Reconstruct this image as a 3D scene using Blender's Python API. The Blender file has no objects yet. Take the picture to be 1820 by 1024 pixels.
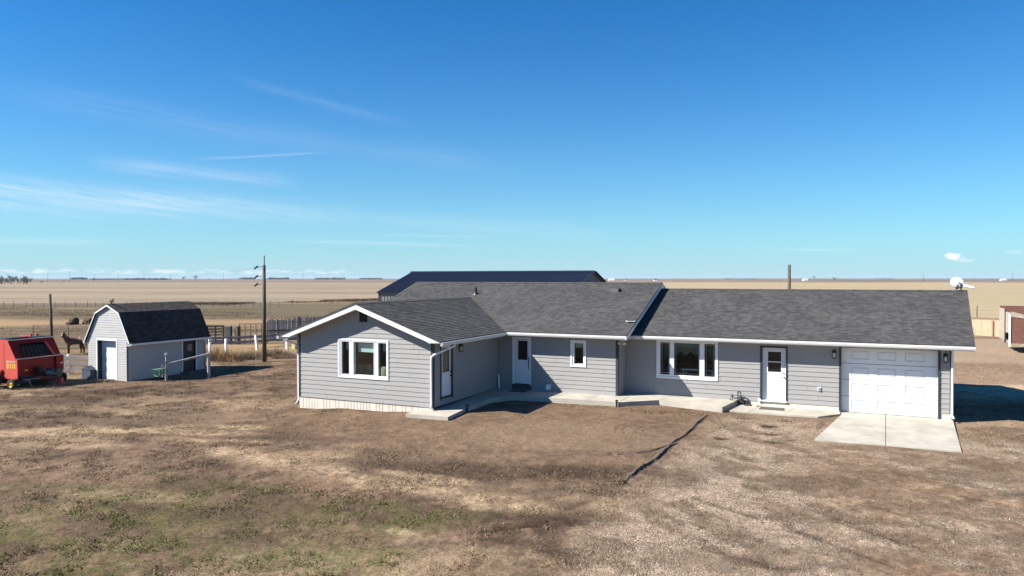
import bpy, bmesh, math, random
import numpy as np
from mathutils import Vector, Matrix
R = math.radians
rnd = random.Random(7)
sc = bpy.context.scene
COL = sc.collection

# ------------------------------------------------------------------ camera, sky, sun, exposure
YAW = 24.897
cd = bpy.data.cameras.new('camera'); cam = bpy.data.objects.new('camera', cd); COL.objects.link(cam)
cam.location = (0, 0, 4.85); cam.rotation_euler = (R(90 - 0.763), 0, R(YAW))
cd.sensor_width = 36; cd.lens = 1307.5 / 1820 * 36; cd.clip_start = 0.1; cd.clip_end = 20000
sc.camera = cam
sc.view_settings.view_transform = 'Standard'; sc.view_settings.look = 'None'
sc.view_settings.gamma = 1; sc.view_settings.use_curve_mapping = False
sc.view_settings.exposure = 1.2
sc.cycles.diffuse_bounces = 2; sc.cycles.max_bounces = 6
SX, SY, SZ = 1.0, 0.74, -1.06                 # the way the light travels
SUN_EL = math.atan2(-SZ, math.hypot(SX, SY)); SUN_AZ = math.atan2(-SX, -SY)   # azimuth from +Y, clockwise
sd = bpy.data.lights.new('sun', 'SUN'); sd.energy = 5.0; sd.angle = R(0.53); sd.color = (1, 0.95, 0.87)
sun = bpy.data.objects.new('sun', sd); COL.objects.link(sun); sun.location = (-30, -20, 40)
sun.rotation_euler = Vector((SX, SY, SZ)).to_track_quat('-Z', 'Y').to_euler()
W = bpy.data.worlds.new('World'); sc.world = W; W.use_nodes = True

def pix_dir(u, v):
    a = (u - 910) / 1307.5
    return R(-YAW) + math.atan(a), math.atan2((494.6 - v) / 1307.5, math.hypot(1, a))

def build_world():
    nt = W.node_tree; nt.nodes.clear(); N = nt.nodes.new; L = nt.links.new
    def M(op, a, b=None, c=None):
        n = N('ShaderNodeMath'); n.operation = op
        for i, x in enumerate((a, b, c)):
            if x is None: continue
            if isinstance(x, (int, float)): n.inputs[i].default_value = x
            else: L(x, n.inputs[i])
        return n.outputs[0]
    out = N('ShaderNodeOutputWorld'); bg = N('ShaderNodeBackground'); L(bg.outputs[0], out.inputs[0])
    sky = N('ShaderNodeTexSky'); sky.sky_type = 'NISHITA'; sky.sun_disc = False
    sky.sun_elevation = SUN_EL; sky.sun_rotation = SUN_AZ
    sky.altitude = 300; sky.air_density = 1.0; sky.dust_density = 0.0; sky.ozone_density = 4.0
    hs = N('ShaderNodeHueSaturation'); hs.inputs['Saturation'].default_value = 1.3; hs.inputs['Hue'].default_value = 0.5
    L(sky.outputs[0], hs.inputs['Color'])
    tc = N('ShaderNodeTexCoord'); sx = N('ShaderNodeSeparateXYZ'); L(tc.outputs['Generated'], sx.inputs[0])
    X, Y, Z = sx.outputs
    az = M('ARCTAN2', X, Y); el = M('ARCSINE', Z)
    def noise(su, sv, tilt, detail=4, seed=0.0, rough=0.55):
        cb = N('ShaderNodeCombineXYZ'); L(M('MULTIPLY', az, su), cb.inputs[0])
        L(M('MULTIPLY', M('ADD', el, M('MULTIPLY', az, tilt)), sv), cb.inputs[1]); cb.inputs[2].default_value = seed
        n = N('ShaderNodeTexNoise'); n.inputs['Scale'].default_value = 1; n.inputs['Detail'].default_value = detail
        n.inputs['Roughness'].default_value = rough; L(cb.outputs[0], n.inputs['Vector']); return n.outputs[0]
    wisp = M('ADD', M('MULTIPLY', noise(7, 150, 0.12, 6, 3.1, .68), .6), M('MULTIPLY', noise(22, 520, 0.14, 5, 6.1, .7), .4))
    wob = M('MULTIPLY', M('SUBTRACT', noise(6, 10, 0, 3, 9.2), 0.5), 0.012)
    total = None
    def band(p0, p1, w, s, soft=0.5, tex=True):
        nonlocal total
        a0, e0 = pix_dir(*p0); a1, e1 = pix_dir(*p1); sl = (e1 - e0) / (a1 - a0); am = (a0 + a1) / 2; hw = (a1 - a0) / 2
        line = M('ADD', M('MULTIPLY', M('SUBTRACT', az, a0), sl), e0)
        dv = M('DIVIDE', M('SUBTRACT', M('ADD', el, M('MULTIPLY', wob, min(1, w / 8))), line), w / 1307.5)
        g = M('POWER', 2.718, M('MULTIPLY', M('MULTIPLY', dv, dv), -1))
        du = M('DIVIDE', M('SUBTRACT', az, am), hw)
        fade = N('ShaderNodeMapRange'); fade.interpolation_type = 'SMOOTHSTEP'
        L(M('ABSOLUTE', du), fade.inputs[0]); fade.inputs[1].default_value = 1.0; fade.inputs[2].default_value = 1 - soft
        v = M('MULTIPLY', M('MULTIPLY', g, fade.outputs[0]), s)
        if tex:
            mr = N('ShaderNodeMapRange'); L(wisp, mr.inputs[0]); mr.inputs[1].default_value = 0.36; mr.inputs[2].default_value = 0.66
            mr.inputs[3].default_value = 0.15; mr.inputs[4].default_value = 1.5; v = M('MULTIPLY', v, mr.outputs[0])
        total = v if total is None else M('ADD', total, v)
    band((-500, 285), (700, 388), 17, .24, .6)
    band((-300, 345), (500, 375), 26, .14, .7)
    band((120, 282), (560, 325), 11, .19, .6)
    band((330, 283), (590, 271), 1.8, .15, .5, False)
    band((-100, 135), (960, 300), 18, .06, .4)
    band((380, 128), (760, 230), 7, .06, .6)
    band((470, 427), (900, 437), 2.6, .17, .6)
    band((660, 418), (900, 420), 1.8, .17, .6)
    band((-300, 428), (260, 431), 5, .15, .6)
    band((1350, 444), (1545, 444), 1.6, .18, .5)
    band((500, 378), (1150, 412), 12, .10, .7)
    # a row of tiny cumulus along the horizon and one small puff on the right
    puff = noise(60, 170, 0.0, 5, 1.7, .6)
    pe = M('DIVIDE', M('SUBTRACT', el, 0.0078), 0.0042)
    pm = M('POWER', 2.718, M('MULTIPLY', M('MULTIPLY', pe, pe), -1))
    azf = N('ShaderNodeMapRange'); azf.interpolation_type = 'SMOOTHSTEP'; L(az, azf.inputs[0])
    azf.inputs[1].default_value = pix_dir(700, 480)[0]; azf.inputs[2].default_value = pix_dir(560, 480)[0]
    pt = N('ShaderNodeMapRange'); L(M('ADD', puff, M('MULTIPLY', pm, 0.16)), pt.inputs[0]); pt.inputs[1].default_value = 0.60; pt.inputs[2].default_value = 0.80
    total = M('ADD', total, M('MULTIPLY', M('MULTIPLY', pt.outputs[0], pm), M('MULTIPLY', azf.outputs[0], 0.62)))
    wn = M('SUBTRACT', noise(110, 150, 0, 4, 5.5), 0.5)
    for (u, v, wu, wv, s) in ((1693, 455, 13, 5.2, 1.0), (1718, 463, 16, 2.5, .35), (1712, 459, 5, 2.5, .3), (1802, 448, 14, 3, .2)):
        a0, e0 = pix_dir(u, v)
        q = M('ADD', M('POWER', M('ABSOLUTE', M('DIVIDE', M('SUBTRACT', az, a0), wu / 1600)), 2), M('POWER', M('ABSOLUTE', M('DIVIDE', M('SUBTRACT', el, e0), wv / 1400)), 2))
        q = M('ADD', q, M('MULTIPLY', wn, 3.0))
        mr = N('ShaderNodeMapRange'); mr.interpolation_type = 'SMOOTHSTEP'; L(q, mr.inputs[0]); mr.inputs[1].default_value = 1.5; mr.inputs[2].default_value = 0.3
        mr.inputs[4].default_value = s; total = M('ADD', total, mr.outputs[0])
    tn = N('ShaderNodeMix'); tn.data_type = 'RGBA'; tn.blend_type = 'MULTIPLY'; tn.inputs[0].default_value = 1; L(hs.outputs[0], tn.inputs[6]); tn.inputs[7].default_value = (.35, 1.02, 1.25, 1)
    # a paler band of air low over the plain
    low = M('POWER', 2.718, M('MULTIPLY', M('MAXIMUM', el, 0.0), -9.5))
    hz = N('ShaderNodeMix'); hz.data_type = 'RGBA'; L(M('MULTIPLY', low, 0.92), hz.inputs[0]); L(tn.outputs[2], hz.inputs[6]); hz.inputs[7].default_value = (4.35, 6.15, 7.3, 1)
    cl = N('ShaderNodeMix'); cl.data_type = 'RGBA'; cl.clamp_factor = True
    L(total, cl.inputs[0]); L(hz.outputs[2], cl.inputs[6]); cl.inputs[7].default_value = (8.6, 9.0, 9.6, 1)
    L(cl.outputs[2], bg.inputs[0]); bg.inputs[1].default_value = 0.051
build_world()

# ------------------------------------------------------------------ materials
def new_mat(name):
    m = bpy.data.materials.new(name); m.use_nodes = True
    nt = m.node_tree; return m, nt, nt.nodes['Principled BSDF']
MATS = {}
def mat(name, col, rough=.7, metal=0, var=.12, scale=3.0, bump=0.0, bscale=40, spec=.5, stretch=None, dirt=None):
    if name in MATS: return MATS[name]
    m, nt, b = new_mat(name); N = nt.nodes.new; L = nt.links.new
    tc = N('ShaderNodeTexCoord'); mp = N('ShaderNodeMapping'); L(tc.outputs['Object'], mp.inputs[0])
    if stretch: mp.inputs['Scale'].default_value = stretch
    n = N('ShaderNodeTexNoise'); n.inputs['Scale'].default_value = scale; n.inputs['Detail'].default_value = 5; n.inputs['Roughness'].default_value = .62
    L(mp.outputs[0], n.inputs['Vector'])
    r = N('ShaderNodeValToRGB'); L(n.outputs[0], r.inputs[0])
    r.color_ramp.elements[0].position = .3; r.color_ramp.elements[1].position = .7
    d = dirt or [c * (1 - var) for c in col]
    r.color_ramp.elements[0].color = (*d, 1); r.color_ramp.elements[1].color = (*[min(1, c * (1 + var)) for c in col], 1)
    L(r.outputs[0], b.inputs['Base Color'])
    b.inputs['Roughness'].default_value = rough; b.inputs['Metallic'].default_value = metal; b.inputs['Specular IOR Level'].default_value = spec
    if bump:
        n2 = N('ShaderNodeTexNoise'); n2.inputs['Scale'].default_value = bscale; n2.inputs['Detail'].default_value = 4; L(mp.outputs[0], n2.inputs['Vector'])
        bp = N('ShaderNodeBump'); bp.inputs['Strength'].default_value = bump; bp.inputs['Distance'].default_value = .02
        L(n2.outputs[0], bp.inputs['Height']); L(bp.outputs[0], b.inputs['Normal'])
    MATS[name] = m; return m

SIDING = mat('grey_lap_siding', (.272, .267, .258), .62, var=.05, scale=1.2, bump=.15, bscale=25, stretch=(1, 1, 9))
CHAR = mat('charcoal_trim', (.028, .029, .033), .55, var=.15)
WHITE = mat('white_trim', (.80, .80, .80), .45, var=.04)
VINYL = mat('white_vinyl', (.74, .75, .76), .4, var=.03)
GUTTER = mat('white_gutter', (.66, .66, .65), .38, var=.05, scale=2)
SOFFIT = mat('white_soffit', (.62, .62, .60), .6, var=.05)
DOORW = mat('white_door_paint', (.70, .71, .72), .35, var=.02)
CREAM = mat('cream_skirting', (.58, .53, .46), .75, var=.10, scale=5, dirt=(.50, .44, .37))
BLOCK = mat('cream_block', (.68, .62, .52), .8, var=.12, scale=6)
SHEDW = mat('shed_vinyl_siding', (.385, .378, .365), .5, var=.05, scale=1.5)
ROOM = mat('room_wall', (.10, .085, .075), .8)
DARKHOLE = mat('black_vent', (.012, .012, .014), .7)
BLACKM = mat('black_metal', (.018, .018, .02), .4, metal=.3)
GREYM = mat('grey_metal', (.33, .34, .35), .4, metal=.7)
WOODG = mat('weathered_grey_wood', (.33, .31, .29), .85, var=.3, scale=4, bump=.4, bscale=30, stretch=(1, 1, .15))
WOODL = mat('pale_grey_wood', (.30, .29, .28), .85, var=.25, scale=4, stretch=(1, 1, .15))
WOODD = mat('dark_grey_wood', (.16, .15, .14), .85, var=.3, scale=4, stretch=(1, 1, .15))
WOODP = mat('utility_pole_wood', (.085, .066, .05), .85, var=.3, scale=5, bump=.3, stretch=(4, 4, .3))
POSTW = mat('white_post_paint', (.74, .74, .72), .6, var=.08)
RUST = mat('rusty_pipe', (.17, .105, .07), .8, var=.35, scale=12)
CORRAL = mat('corral_steel', (.045, .05, .055), .5, metal=.4, var=.3)
RED_SHADE = mat('shaded_red_paint', (.24, .004, .006), .55, var=.15, scale=4, spec=.25, dirt=(.20, .014, .010))  # baler red darkened for the faces in shade
RED_SUN = mat('sunlit_red_paint', (.52, .07, .05), .6, var=.12, scale=3)  # same red lightened to carry the sun on the baler's lit side
YELLOW = mat('yellow_rim_paint', (.62, .36, .03), .5, var=.12)
RUBBER = mat('black_rubber', (.02, .02, .02), .85, var=.3, scale=15)
GREENH = mat('green_hose', (.01, .10, .04), .5)
TAN = mat('tan_sheet', (.40, .28, .20), .7, var=.12, scale=2, dirt=(.36, .26, .15))
WAGONB = mat('brown_wagon_board', (.145, .065, .045), .8, var=.3, scale=3, stretch=(1, 1, 5))
WAGONW = mat('pale_wagon_side', (.36, .30, .24), .7, var=.2, scale=4)
BLIND = mat('pale_blind', (.50, .60, .57), .7, var=.04, stretch=(1, 1, 20))
CURTAIN = mat('grey_green_curtain', (.17, .20, .18), .85, var=.15, scale=8, stretch=(6, 6, .5))
SOFA = mat('olive_floral_fabric', (.21, .20, .14), .95, var=.4, scale=12)
MATM = mat('doormat', (.075, .07, .06), .95, var=.5, scale=18)
YLIGHT = mat('aged_plastic', (.55, .48, .28), .5)
HORSE = mat('bay_horse_coat', (.095, .043, .026), .55, var=.35, scale=6)
MANE = mat('dark_mane', (.012, .01, .009), .7)
BALEM = mat('weathered_hay', (.075, .048, .036), .95, var=.5, scale=9, bump=.8, bscale=25)

def shingle(name, c0, c1, mortar):
    m, nt, b = new_mat(name); N = nt.nodes.new; L = nt.links.new
    uv = N('ShaderNodeUVMap'); uv.uv_map = 'UVMap'
    br = N('ShaderNodeTexBrick'); L(uv.outputs[0], br.inputs['Vector'])
    br.offset = .43; br.inputs['Scale'].default_value = 1; br.inputs['Brick Width'].default_value = .19; br.inputs['Row Height'].default_value = .143
    br.inputs['Mortar Size'].default_value = .006; br.inputs['Mortar Smooth'].default_value = .2; br.inputs['Bias'].default_value = 0
    br.inputs['Color1'].default_value = (*c0, 1); br.inputs['Color2'].default_value = (*c1, 1); br.inputs['Mortar'].default_value = (*mortar, 1)
    # bundles laid in long runs: streaks along the course, and slow patches
    mp = N('ShaderNodeMapping'); mp.inputs['Scale'].default_value = (1.6, 7.0, 1); L(uv.outputs[0], mp.inputs[0])
    n = N('ShaderNodeTexNoise'); n.inputs['Scale'].default_value = 1.0; n.inputs['Detail'].default_value = 5; n.inputs['Roughness'].default_value = .75; L(mp.outputs[0], n.inputs['Vector'])
    n2 = N('ShaderNodeTexNoise'); n2.inputs['Scale'].default_value = .5; n2.inputs['Detail'].default_value = 3; L(uv.outputs[0], n2.inputs['Vector'])
    mr = N('ShaderNodeMapRange'); L(n.outputs[0], mr.inputs[0]); mr.inputs[1].default_value = .3; mr.inputs[2].default_value = .7; mr.inputs[3].default_value = .72; mr.inputs[4].default_value = 1.28
    mr2 = N('ShaderNodeMapRange'); L(n2.outputs[0], mr2.inputs[0]); mr2.inputs[1].default_value = .3; mr2.inputs[2].default_value = .7; mr2.inputs[3].default_value = .88; mr2.inputs[4].default_value = 1.12
    mu = N('ShaderNodeMath'); mu.operation = 'MULTIPLY'; L(mr.outputs[0], mu.inputs[0]); L(mr2.outputs[0], mu.inputs[1])
    mx = N('ShaderNodeMix'); mx.data_type = 'RGBA'; mx.blend_type = 'MULTIPLY'; mx.inputs[0].default_value = 1
    L(br.outputs[0], mx.inputs[6]); L(mu.outputs[0], mx.inputs[7]); L(mx.outputs[2], b.inputs['Base Color'])
    b.inputs['Roughness'].default_value = .95; b.inputs['Specular IOR Level'].default_value = .2
    # each course steps down at its lower edge
    sp = N('ShaderNodeSeparateXYZ'); L(uv.outputs[0], sp.inputs[0])
    md = N('ShaderNodeMath'); md.operation = 'PINGPONG'; 
    fr = N('ShaderNodeMath'); fr.operation = 'DIVIDE'; fr.inputs[1].default_value = .143; L(sp.outputs[1], fr.inputs[0])
    f2 = N('ShaderNodeMath'); f2.operation = 'FRACT'; L(fr.outputs[0], f2.inputs[0])
    ad = N('ShaderNodeMath'); ad.operation = 'MULTIPLY_ADD'; L(n.outputs[0], ad.inputs[0]); ad.inputs[1].default_value = .9
    inv = N('ShaderNodeMath'); inv.operation = 'SUBTRACT'; inv.inputs[0].default_value = 1; L(f2.outputs[0], inv.inputs[1]); L(inv.outputs[0], ad.inputs[2])
    bp = N('ShaderNodeBump'); bp.inputs['Strength'].default_value = .5; bp.inputs['Distance'].default_value = .008; L(ad.outputs[0], bp.inputs['Height']); L(bp.outputs[0], b.inputs['Normal'])
    nt.nodes.remove(md); MATS[name] = m; return m
SHING = shingle('grey_asphalt_shingles', (.055, .054, .053), (.093, .090, .088), (.018, .018, .018))
SHINGB = shingle('black_asphalt_shingles', (.040, .034, .032), (.074, .062, .057), (.014, .013, .013))

def concrete(name, col):
    m = mat(name, col, .85, var=.10, scale=1.3, bump=.25, bscale=60, dirt=[c * .70 for c in col]); return m
CONC = concrete('pale_concrete', (.41, .375, .31)); CONCJ = mat('concrete_joint', (.16, .15, .13), .9)

def glass():
    m = bpy.data.materials.new('window_glass'); m.use_nodes = True; nt = m.node_tree; nt.nodes.clear(); N = nt.nodes.new; L = nt.links.new
    o = N('ShaderNodeOutputMaterial'); mx = N('ShaderNodeMixShader'); tr = N('ShaderNodeBsdfTransparent'); gl = N('ShaderNodeBsdfGlossy')
    fr = N('ShaderNodeFresnel'); fr.inputs[0].default_value = 1.5; tr.inputs[0].default_value = (.80, .88, .85, 1); gl.inputs['Roughness'].default_value = .01
    L(fr.outputs[0], mx.inputs[0]); L(tr.outputs[0], mx.inputs[1]); L(gl.outputs[0], mx.inputs[2]); L(mx.outputs[0], o.inputs[0]); return m
GLASS = glass()
DGLASS = mat('dark_glazing', (.010, .010, .011), .06, var=.2)

def corrugated(name, col, ax, pitch, rough, metal, spec=.5):
    m, nt, b = new_mat(name); N = nt.nodes.new; L = nt.links.new
    n = N('ShaderNodeTexNoise'); n.inputs['Scale'].default_value = .7; n.inputs['Detail'].default_value = 4
    tc = N('ShaderNodeTexCoord'); L(tc.outputs['Object'], n.inputs['Vector'])
    r = N('ShaderNodeValToRGB'); r.color_ramp.elements[0].color = (*[c * .85 for c in col], 1); r.color_ramp.elements[1].color = (*[c * 1.15 for c in col], 1)
    L(n.outputs[0], r.inputs[0]); L(r.outputs[0], b.inputs['Base Color']); b.inputs['Roughness'].default_value = rough; b.inputs['Metallic'].default_value = metal
    b.inputs['Specular IOR Level'].default_value = spec; return m
BLUEROOF = corrugated('dark_blue_steel', (.011, .016, .034), 0, .3, .5, .0, .35)
STEELW = corrugated('light_grey_steel', (.15, .152, .158), 0, .3, .5, .0)

# ------------------------------------------------------------------ mesh helpers
class MB:
    def __init__(s): s.v = []; s.f = []; s.mi = []; s.uv = {}; s.m = 0
    def poly(s, pts, uv=None, m=None):
        i = len(s.v); s.v += [tuple(p) for p in pts]; s.f.append(list(range(i, i + len(pts)))); s.mi.append(s.m if m is None else m)
        if uv: s.uv[len(s.f) - 1] = uv
        return s
    def box(s, x0, y0, z0, x1, y1, z1, m=None):
        if x0 > x1: x0, x1 = x1, x0
        if y0 > y1: y0, y1 = y1, y0
        if z0 > z1: z0, z1 = z1, z0
        p = [(x0, y0, z0), (x1, y0, z0), (x1, y1, z0), (x0, y1, z0), (x0, y0, z1), (x1, y0, z1), (x1, y1, z1), (x0, y1, z1)]
        return s.hexa(p, m)
    def hexa(s, p, m=None):
        i = len(s.v); s.v += [tuple(q) for q in p]
        for f in ((0, 3, 2, 1), (4, 5, 6, 7), (0, 1, 5, 4), (1, 2, 6, 5), (2, 3, 7, 6), (3, 0, 4, 7)):
            s.f.append([i + k for k in f]); s.mi.append(s.m if m is None else m)
        return s
    def beam(s, p, q, w, h, m=None, up=(0, 0, 1)):
        p = Vector(p); q = Vector(q); d = (q - p).normalized(); u = Vector(up)
        if abs(d.dot(u)) > .98: u = Vector((0, 1, 0))
        sd_ = d.cross(u).normalized() * w / 2; up_ = sd_.cross(d).normalized() * h / 2
        return s.hexa([p - sd_ - up_, p + sd_ - up_, q + sd_ - up_, q - sd_ - up_, p - sd_ + up_, p + sd_ + up_, q + sd_ + up_, q - sd_ + up_], m)
    def tube(s, pts, rad, n=8, cap=True, m=None):
        pts = [Vector(p) for p in pts]; k = len(pts)
        if not isinstance(rad, (list, tuple)): rad = [rad] * k
        base = len(s.v); ref = None
        for j, p in enumerate(pts):
            d = (pts[min(j + 1, k - 1)] - pts[max(j - 1, 0)]).normalized()
            if ref is None:
                ref = Vector((0, 0, 1)) if abs(d.z) < .9 else Vector((1, 0, 0))
            a = (ref - d * ref.dot(d)).normalized(); ref = a; b = d.cross(a)
            for t in range(n):
                th = 2 * math.pi * t / n; s.v.append(tuple(p + (a * math.cos(th) + b * math.sin(th)) * rad[j]))
        mm = s.m if m is None else m
        for j in range(k - 1):
            for t in range(n):
                s.f.append([base + j * n + t, base + j * n + (t + 1) % n, base + (j + 1) * n + (t + 1) % n, base + (j + 1) * n + t]); s.mi.append(mm)
        if cap:
            s.f.append([base + t for t in range(n)][::-1]); s.mi.append(mm)
            s.f.append([base + (k - 1) * n + t for t in range(n)]); s.mi.append(mm)
        return s
    def lathe(s, c, axis, prof, n=20, m=None):
        """prof: (along axis, radius) pairs"""
        ax = Vector(axis).normalized(); c = Vector(c)
        ref = Vector((0, 0, 1)) if abs(ax.z) < .9 else Vector((1, 0, 0)); a = (ref - ax * ref.dot(ax)).normalized(); b = ax.cross(a); base = len(s.v); mm = s.m if m is None else m
        for (h, r) in prof:
            for t in range(n):
                th = 2 * math.pi * t / n; s.v.append(tuple(c + ax * h + (a * math.cos(th) + b * math.sin(th)) * max(r, 1e-4)))
        for j in range(len(prof) - 1):
            for t in range(n):
                s.f.append([base + j * n + t, base + j * n + (t + 1) % n, base + (j + 1) * n + (t + 1) % n, base + (j + 1) * n + t]); s.mi.append(mm)
        return s
    def prism(s, poly, off, m=None, uvf=None):
        """poly: 3D outline; off: extrusion vector"""
        off = Vector(off); top = [Vector(p) for p in poly]; bot = [p + off for p in top]; n = len(top)
        s.poly(top, uvf(top) if uvf else None, m); s.poly(bot[::-1], None, m)
        for i in range(n):
            j = (i + 1) % n; s.poly([top[i], bot[i], bot[j], top[j]], None, m)
        return s
    def build(s, name, mats, parent=None, local=False, smooth=False, bevel=0):
        off = Vector((0, 0, 0))
        if parent is not None and not local:
            p = parent
            while p is not None: off += p.location; p = p.parent
        me = bpy.data.meshes.new(name); me.from_pydata([tuple(Vector(v) - off) for v in s.v], [], s.f)
        if not isinstance(mats, (list, tuple)): mats = [mats]
        for m in mats: me.materials.append(m)
        if len(mats) > 1: me.polygons.foreach_set('material_index', s.mi)
        if s.uv:
            l = me.uv_layers.new(name='UVMap')
            for fi, uv in s.uv.items():
                for k, li in enumerate(me.polygons[fi].loop_indices): l.data[li].uv = uv[k]
        bm = bmesh.new(); bm.from_mesh(me); bmesh.ops.recalc_face_normals(bm, faces=bm.faces) if not s.uv else None; bm.to_mesh(me); bm.free()
        if smooth: me.polygons.foreach_set('use_smooth', [True] * len(me.polygons))
        o = bpy.data.objects.new(name, me); COL.objects.link(o)
        if parent is not None: o.parent = parent
        if bevel:
            bv = o.modifiers.new('bevel', 'BEVEL'); bv.width = bevel; bv.segments = 1; bv.limit_method = 'ANGLE'
        return o

def tag(o, label=None, cat=None, group=None, kind=None):
    if label: o['label'] = label
    if cat: o['category'] = cat
    if group: o['group'] = group
    if kind: o['kind'] = kind
    return o
def thing(name, loc, label, cat, group=None, rz=0):
    o = bpy.data.objects.new(name, None); o.empty_display_size = .2; COL.objects.link(o); o.location = loc; o.rotation_euler = (0, 0, rz)
    return tag(o, label, cat, group)
def copy_tree(o, parent=None):
    c = o.copy(); COL.objects.link(c)
    if parent is not None: c.parent = parent
    for ch in list(o.children): copy_tree(ch, c)
    return c

# ------------------------------------------------------------------ numpy noise (for terrain shape and soil cover)
def vnoise(x, y, seed=0):
    xi = np.floor(x).astype(np.int64); yi = np.floor(y).astype(np.int64); fx = x - xi; fy = y - yi
    fx = fx * fx * (3 - 2 * fx); fy = fy * fy * (3 - 2 * fy)
    def h(i, j):
        n = (i * 374761393 + j * 668265263 + seed * 1442695041) & 0x7fffffff
        n = ((n ^ (n >> 13)) * 1274126177) & 0x7fffffff
        n = ((n ^ (n >> 16)) * 668265263) & 0x7fffffff
        return (n & 0xffff) / 65535.0
    return (h(xi, yi) * (1 - fx) + h(xi + 1, yi) * fx) * (1 - fy) + (h(xi, yi + 1) * (1 - fx) + h(xi + 1, yi + 1) * fx) * fy
def fbm(x, y, sc_, oct_=4, seed=0, gain=.5):
    t = 0; a = 1; n = 0
    for o in range(oct_):
        t = t + a * vnoise(x * sc_ + 17.3 * o, y * sc_ - 9.1 * o, seed + o); n += a; a *= gain; sc_ *= 2.03
    return t / n
def sstep(a, b, x):
    t = np.clip((x - a) / (b - a), 0, 1); return t * t * (3 - 2 * t)
CTRL = np.array([(-20.7, 23.5, -.47), (-22.5, 26, -.47), (-17.5, 23.4, -.33), (-15, 22.6, -.24), (-13, 22.8, -.24), (-12.7, 25.8, -.22), (-11.5, 27.1, -.19), (-8.4, 27.3, -.17), (-5, 28.0, -.21),
    (-1.5, 28.0, -.23), (-1.3, 25.2, -.385), (3.1, 25.2, -.39), (3.6, 28, -.33), (3.9, 31, -.30), (4.0, 38, -.35), (9, 33, -.30), (-34, 25.6, -.47), (-37, 25.6, -.47), (-33.5, 31, -.47), (-36, 21.5, -.47), (-30, 20, -.45), (-25, 12, -.45),
    (-10, 14, -.40), (0, 14, -.42), (8, 20, -.40), (-17, 19, -.40), (-34, 36, -.47), (0, 0, -.45), (-20, 0, -.5), (15, 10, -.45), (-48, 34, -.5), (-60, 60, -.5), (10, 60, -.5), (20, 40, -.45), (-20, 60, -.5)])
def gbase(x, y):
    num = 0; den = 0
    for cx, cy, cz in CTRL:
        w = 1.0 / ((x - cx) ** 2 + (y - cy) ** 2 + .35) ** 1.6; num = num + w * cz; den = den + w
    far = sstep(60, 110, np.hypot(x, y)); w = 1e-5; z = (num + w * -.5) / (den + w)
    return z * (1 - far) + (-.5) * far
def gz(x, y): return float(gbase(np.array([float(x)]), np.array([float(y)]))[0])

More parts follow.
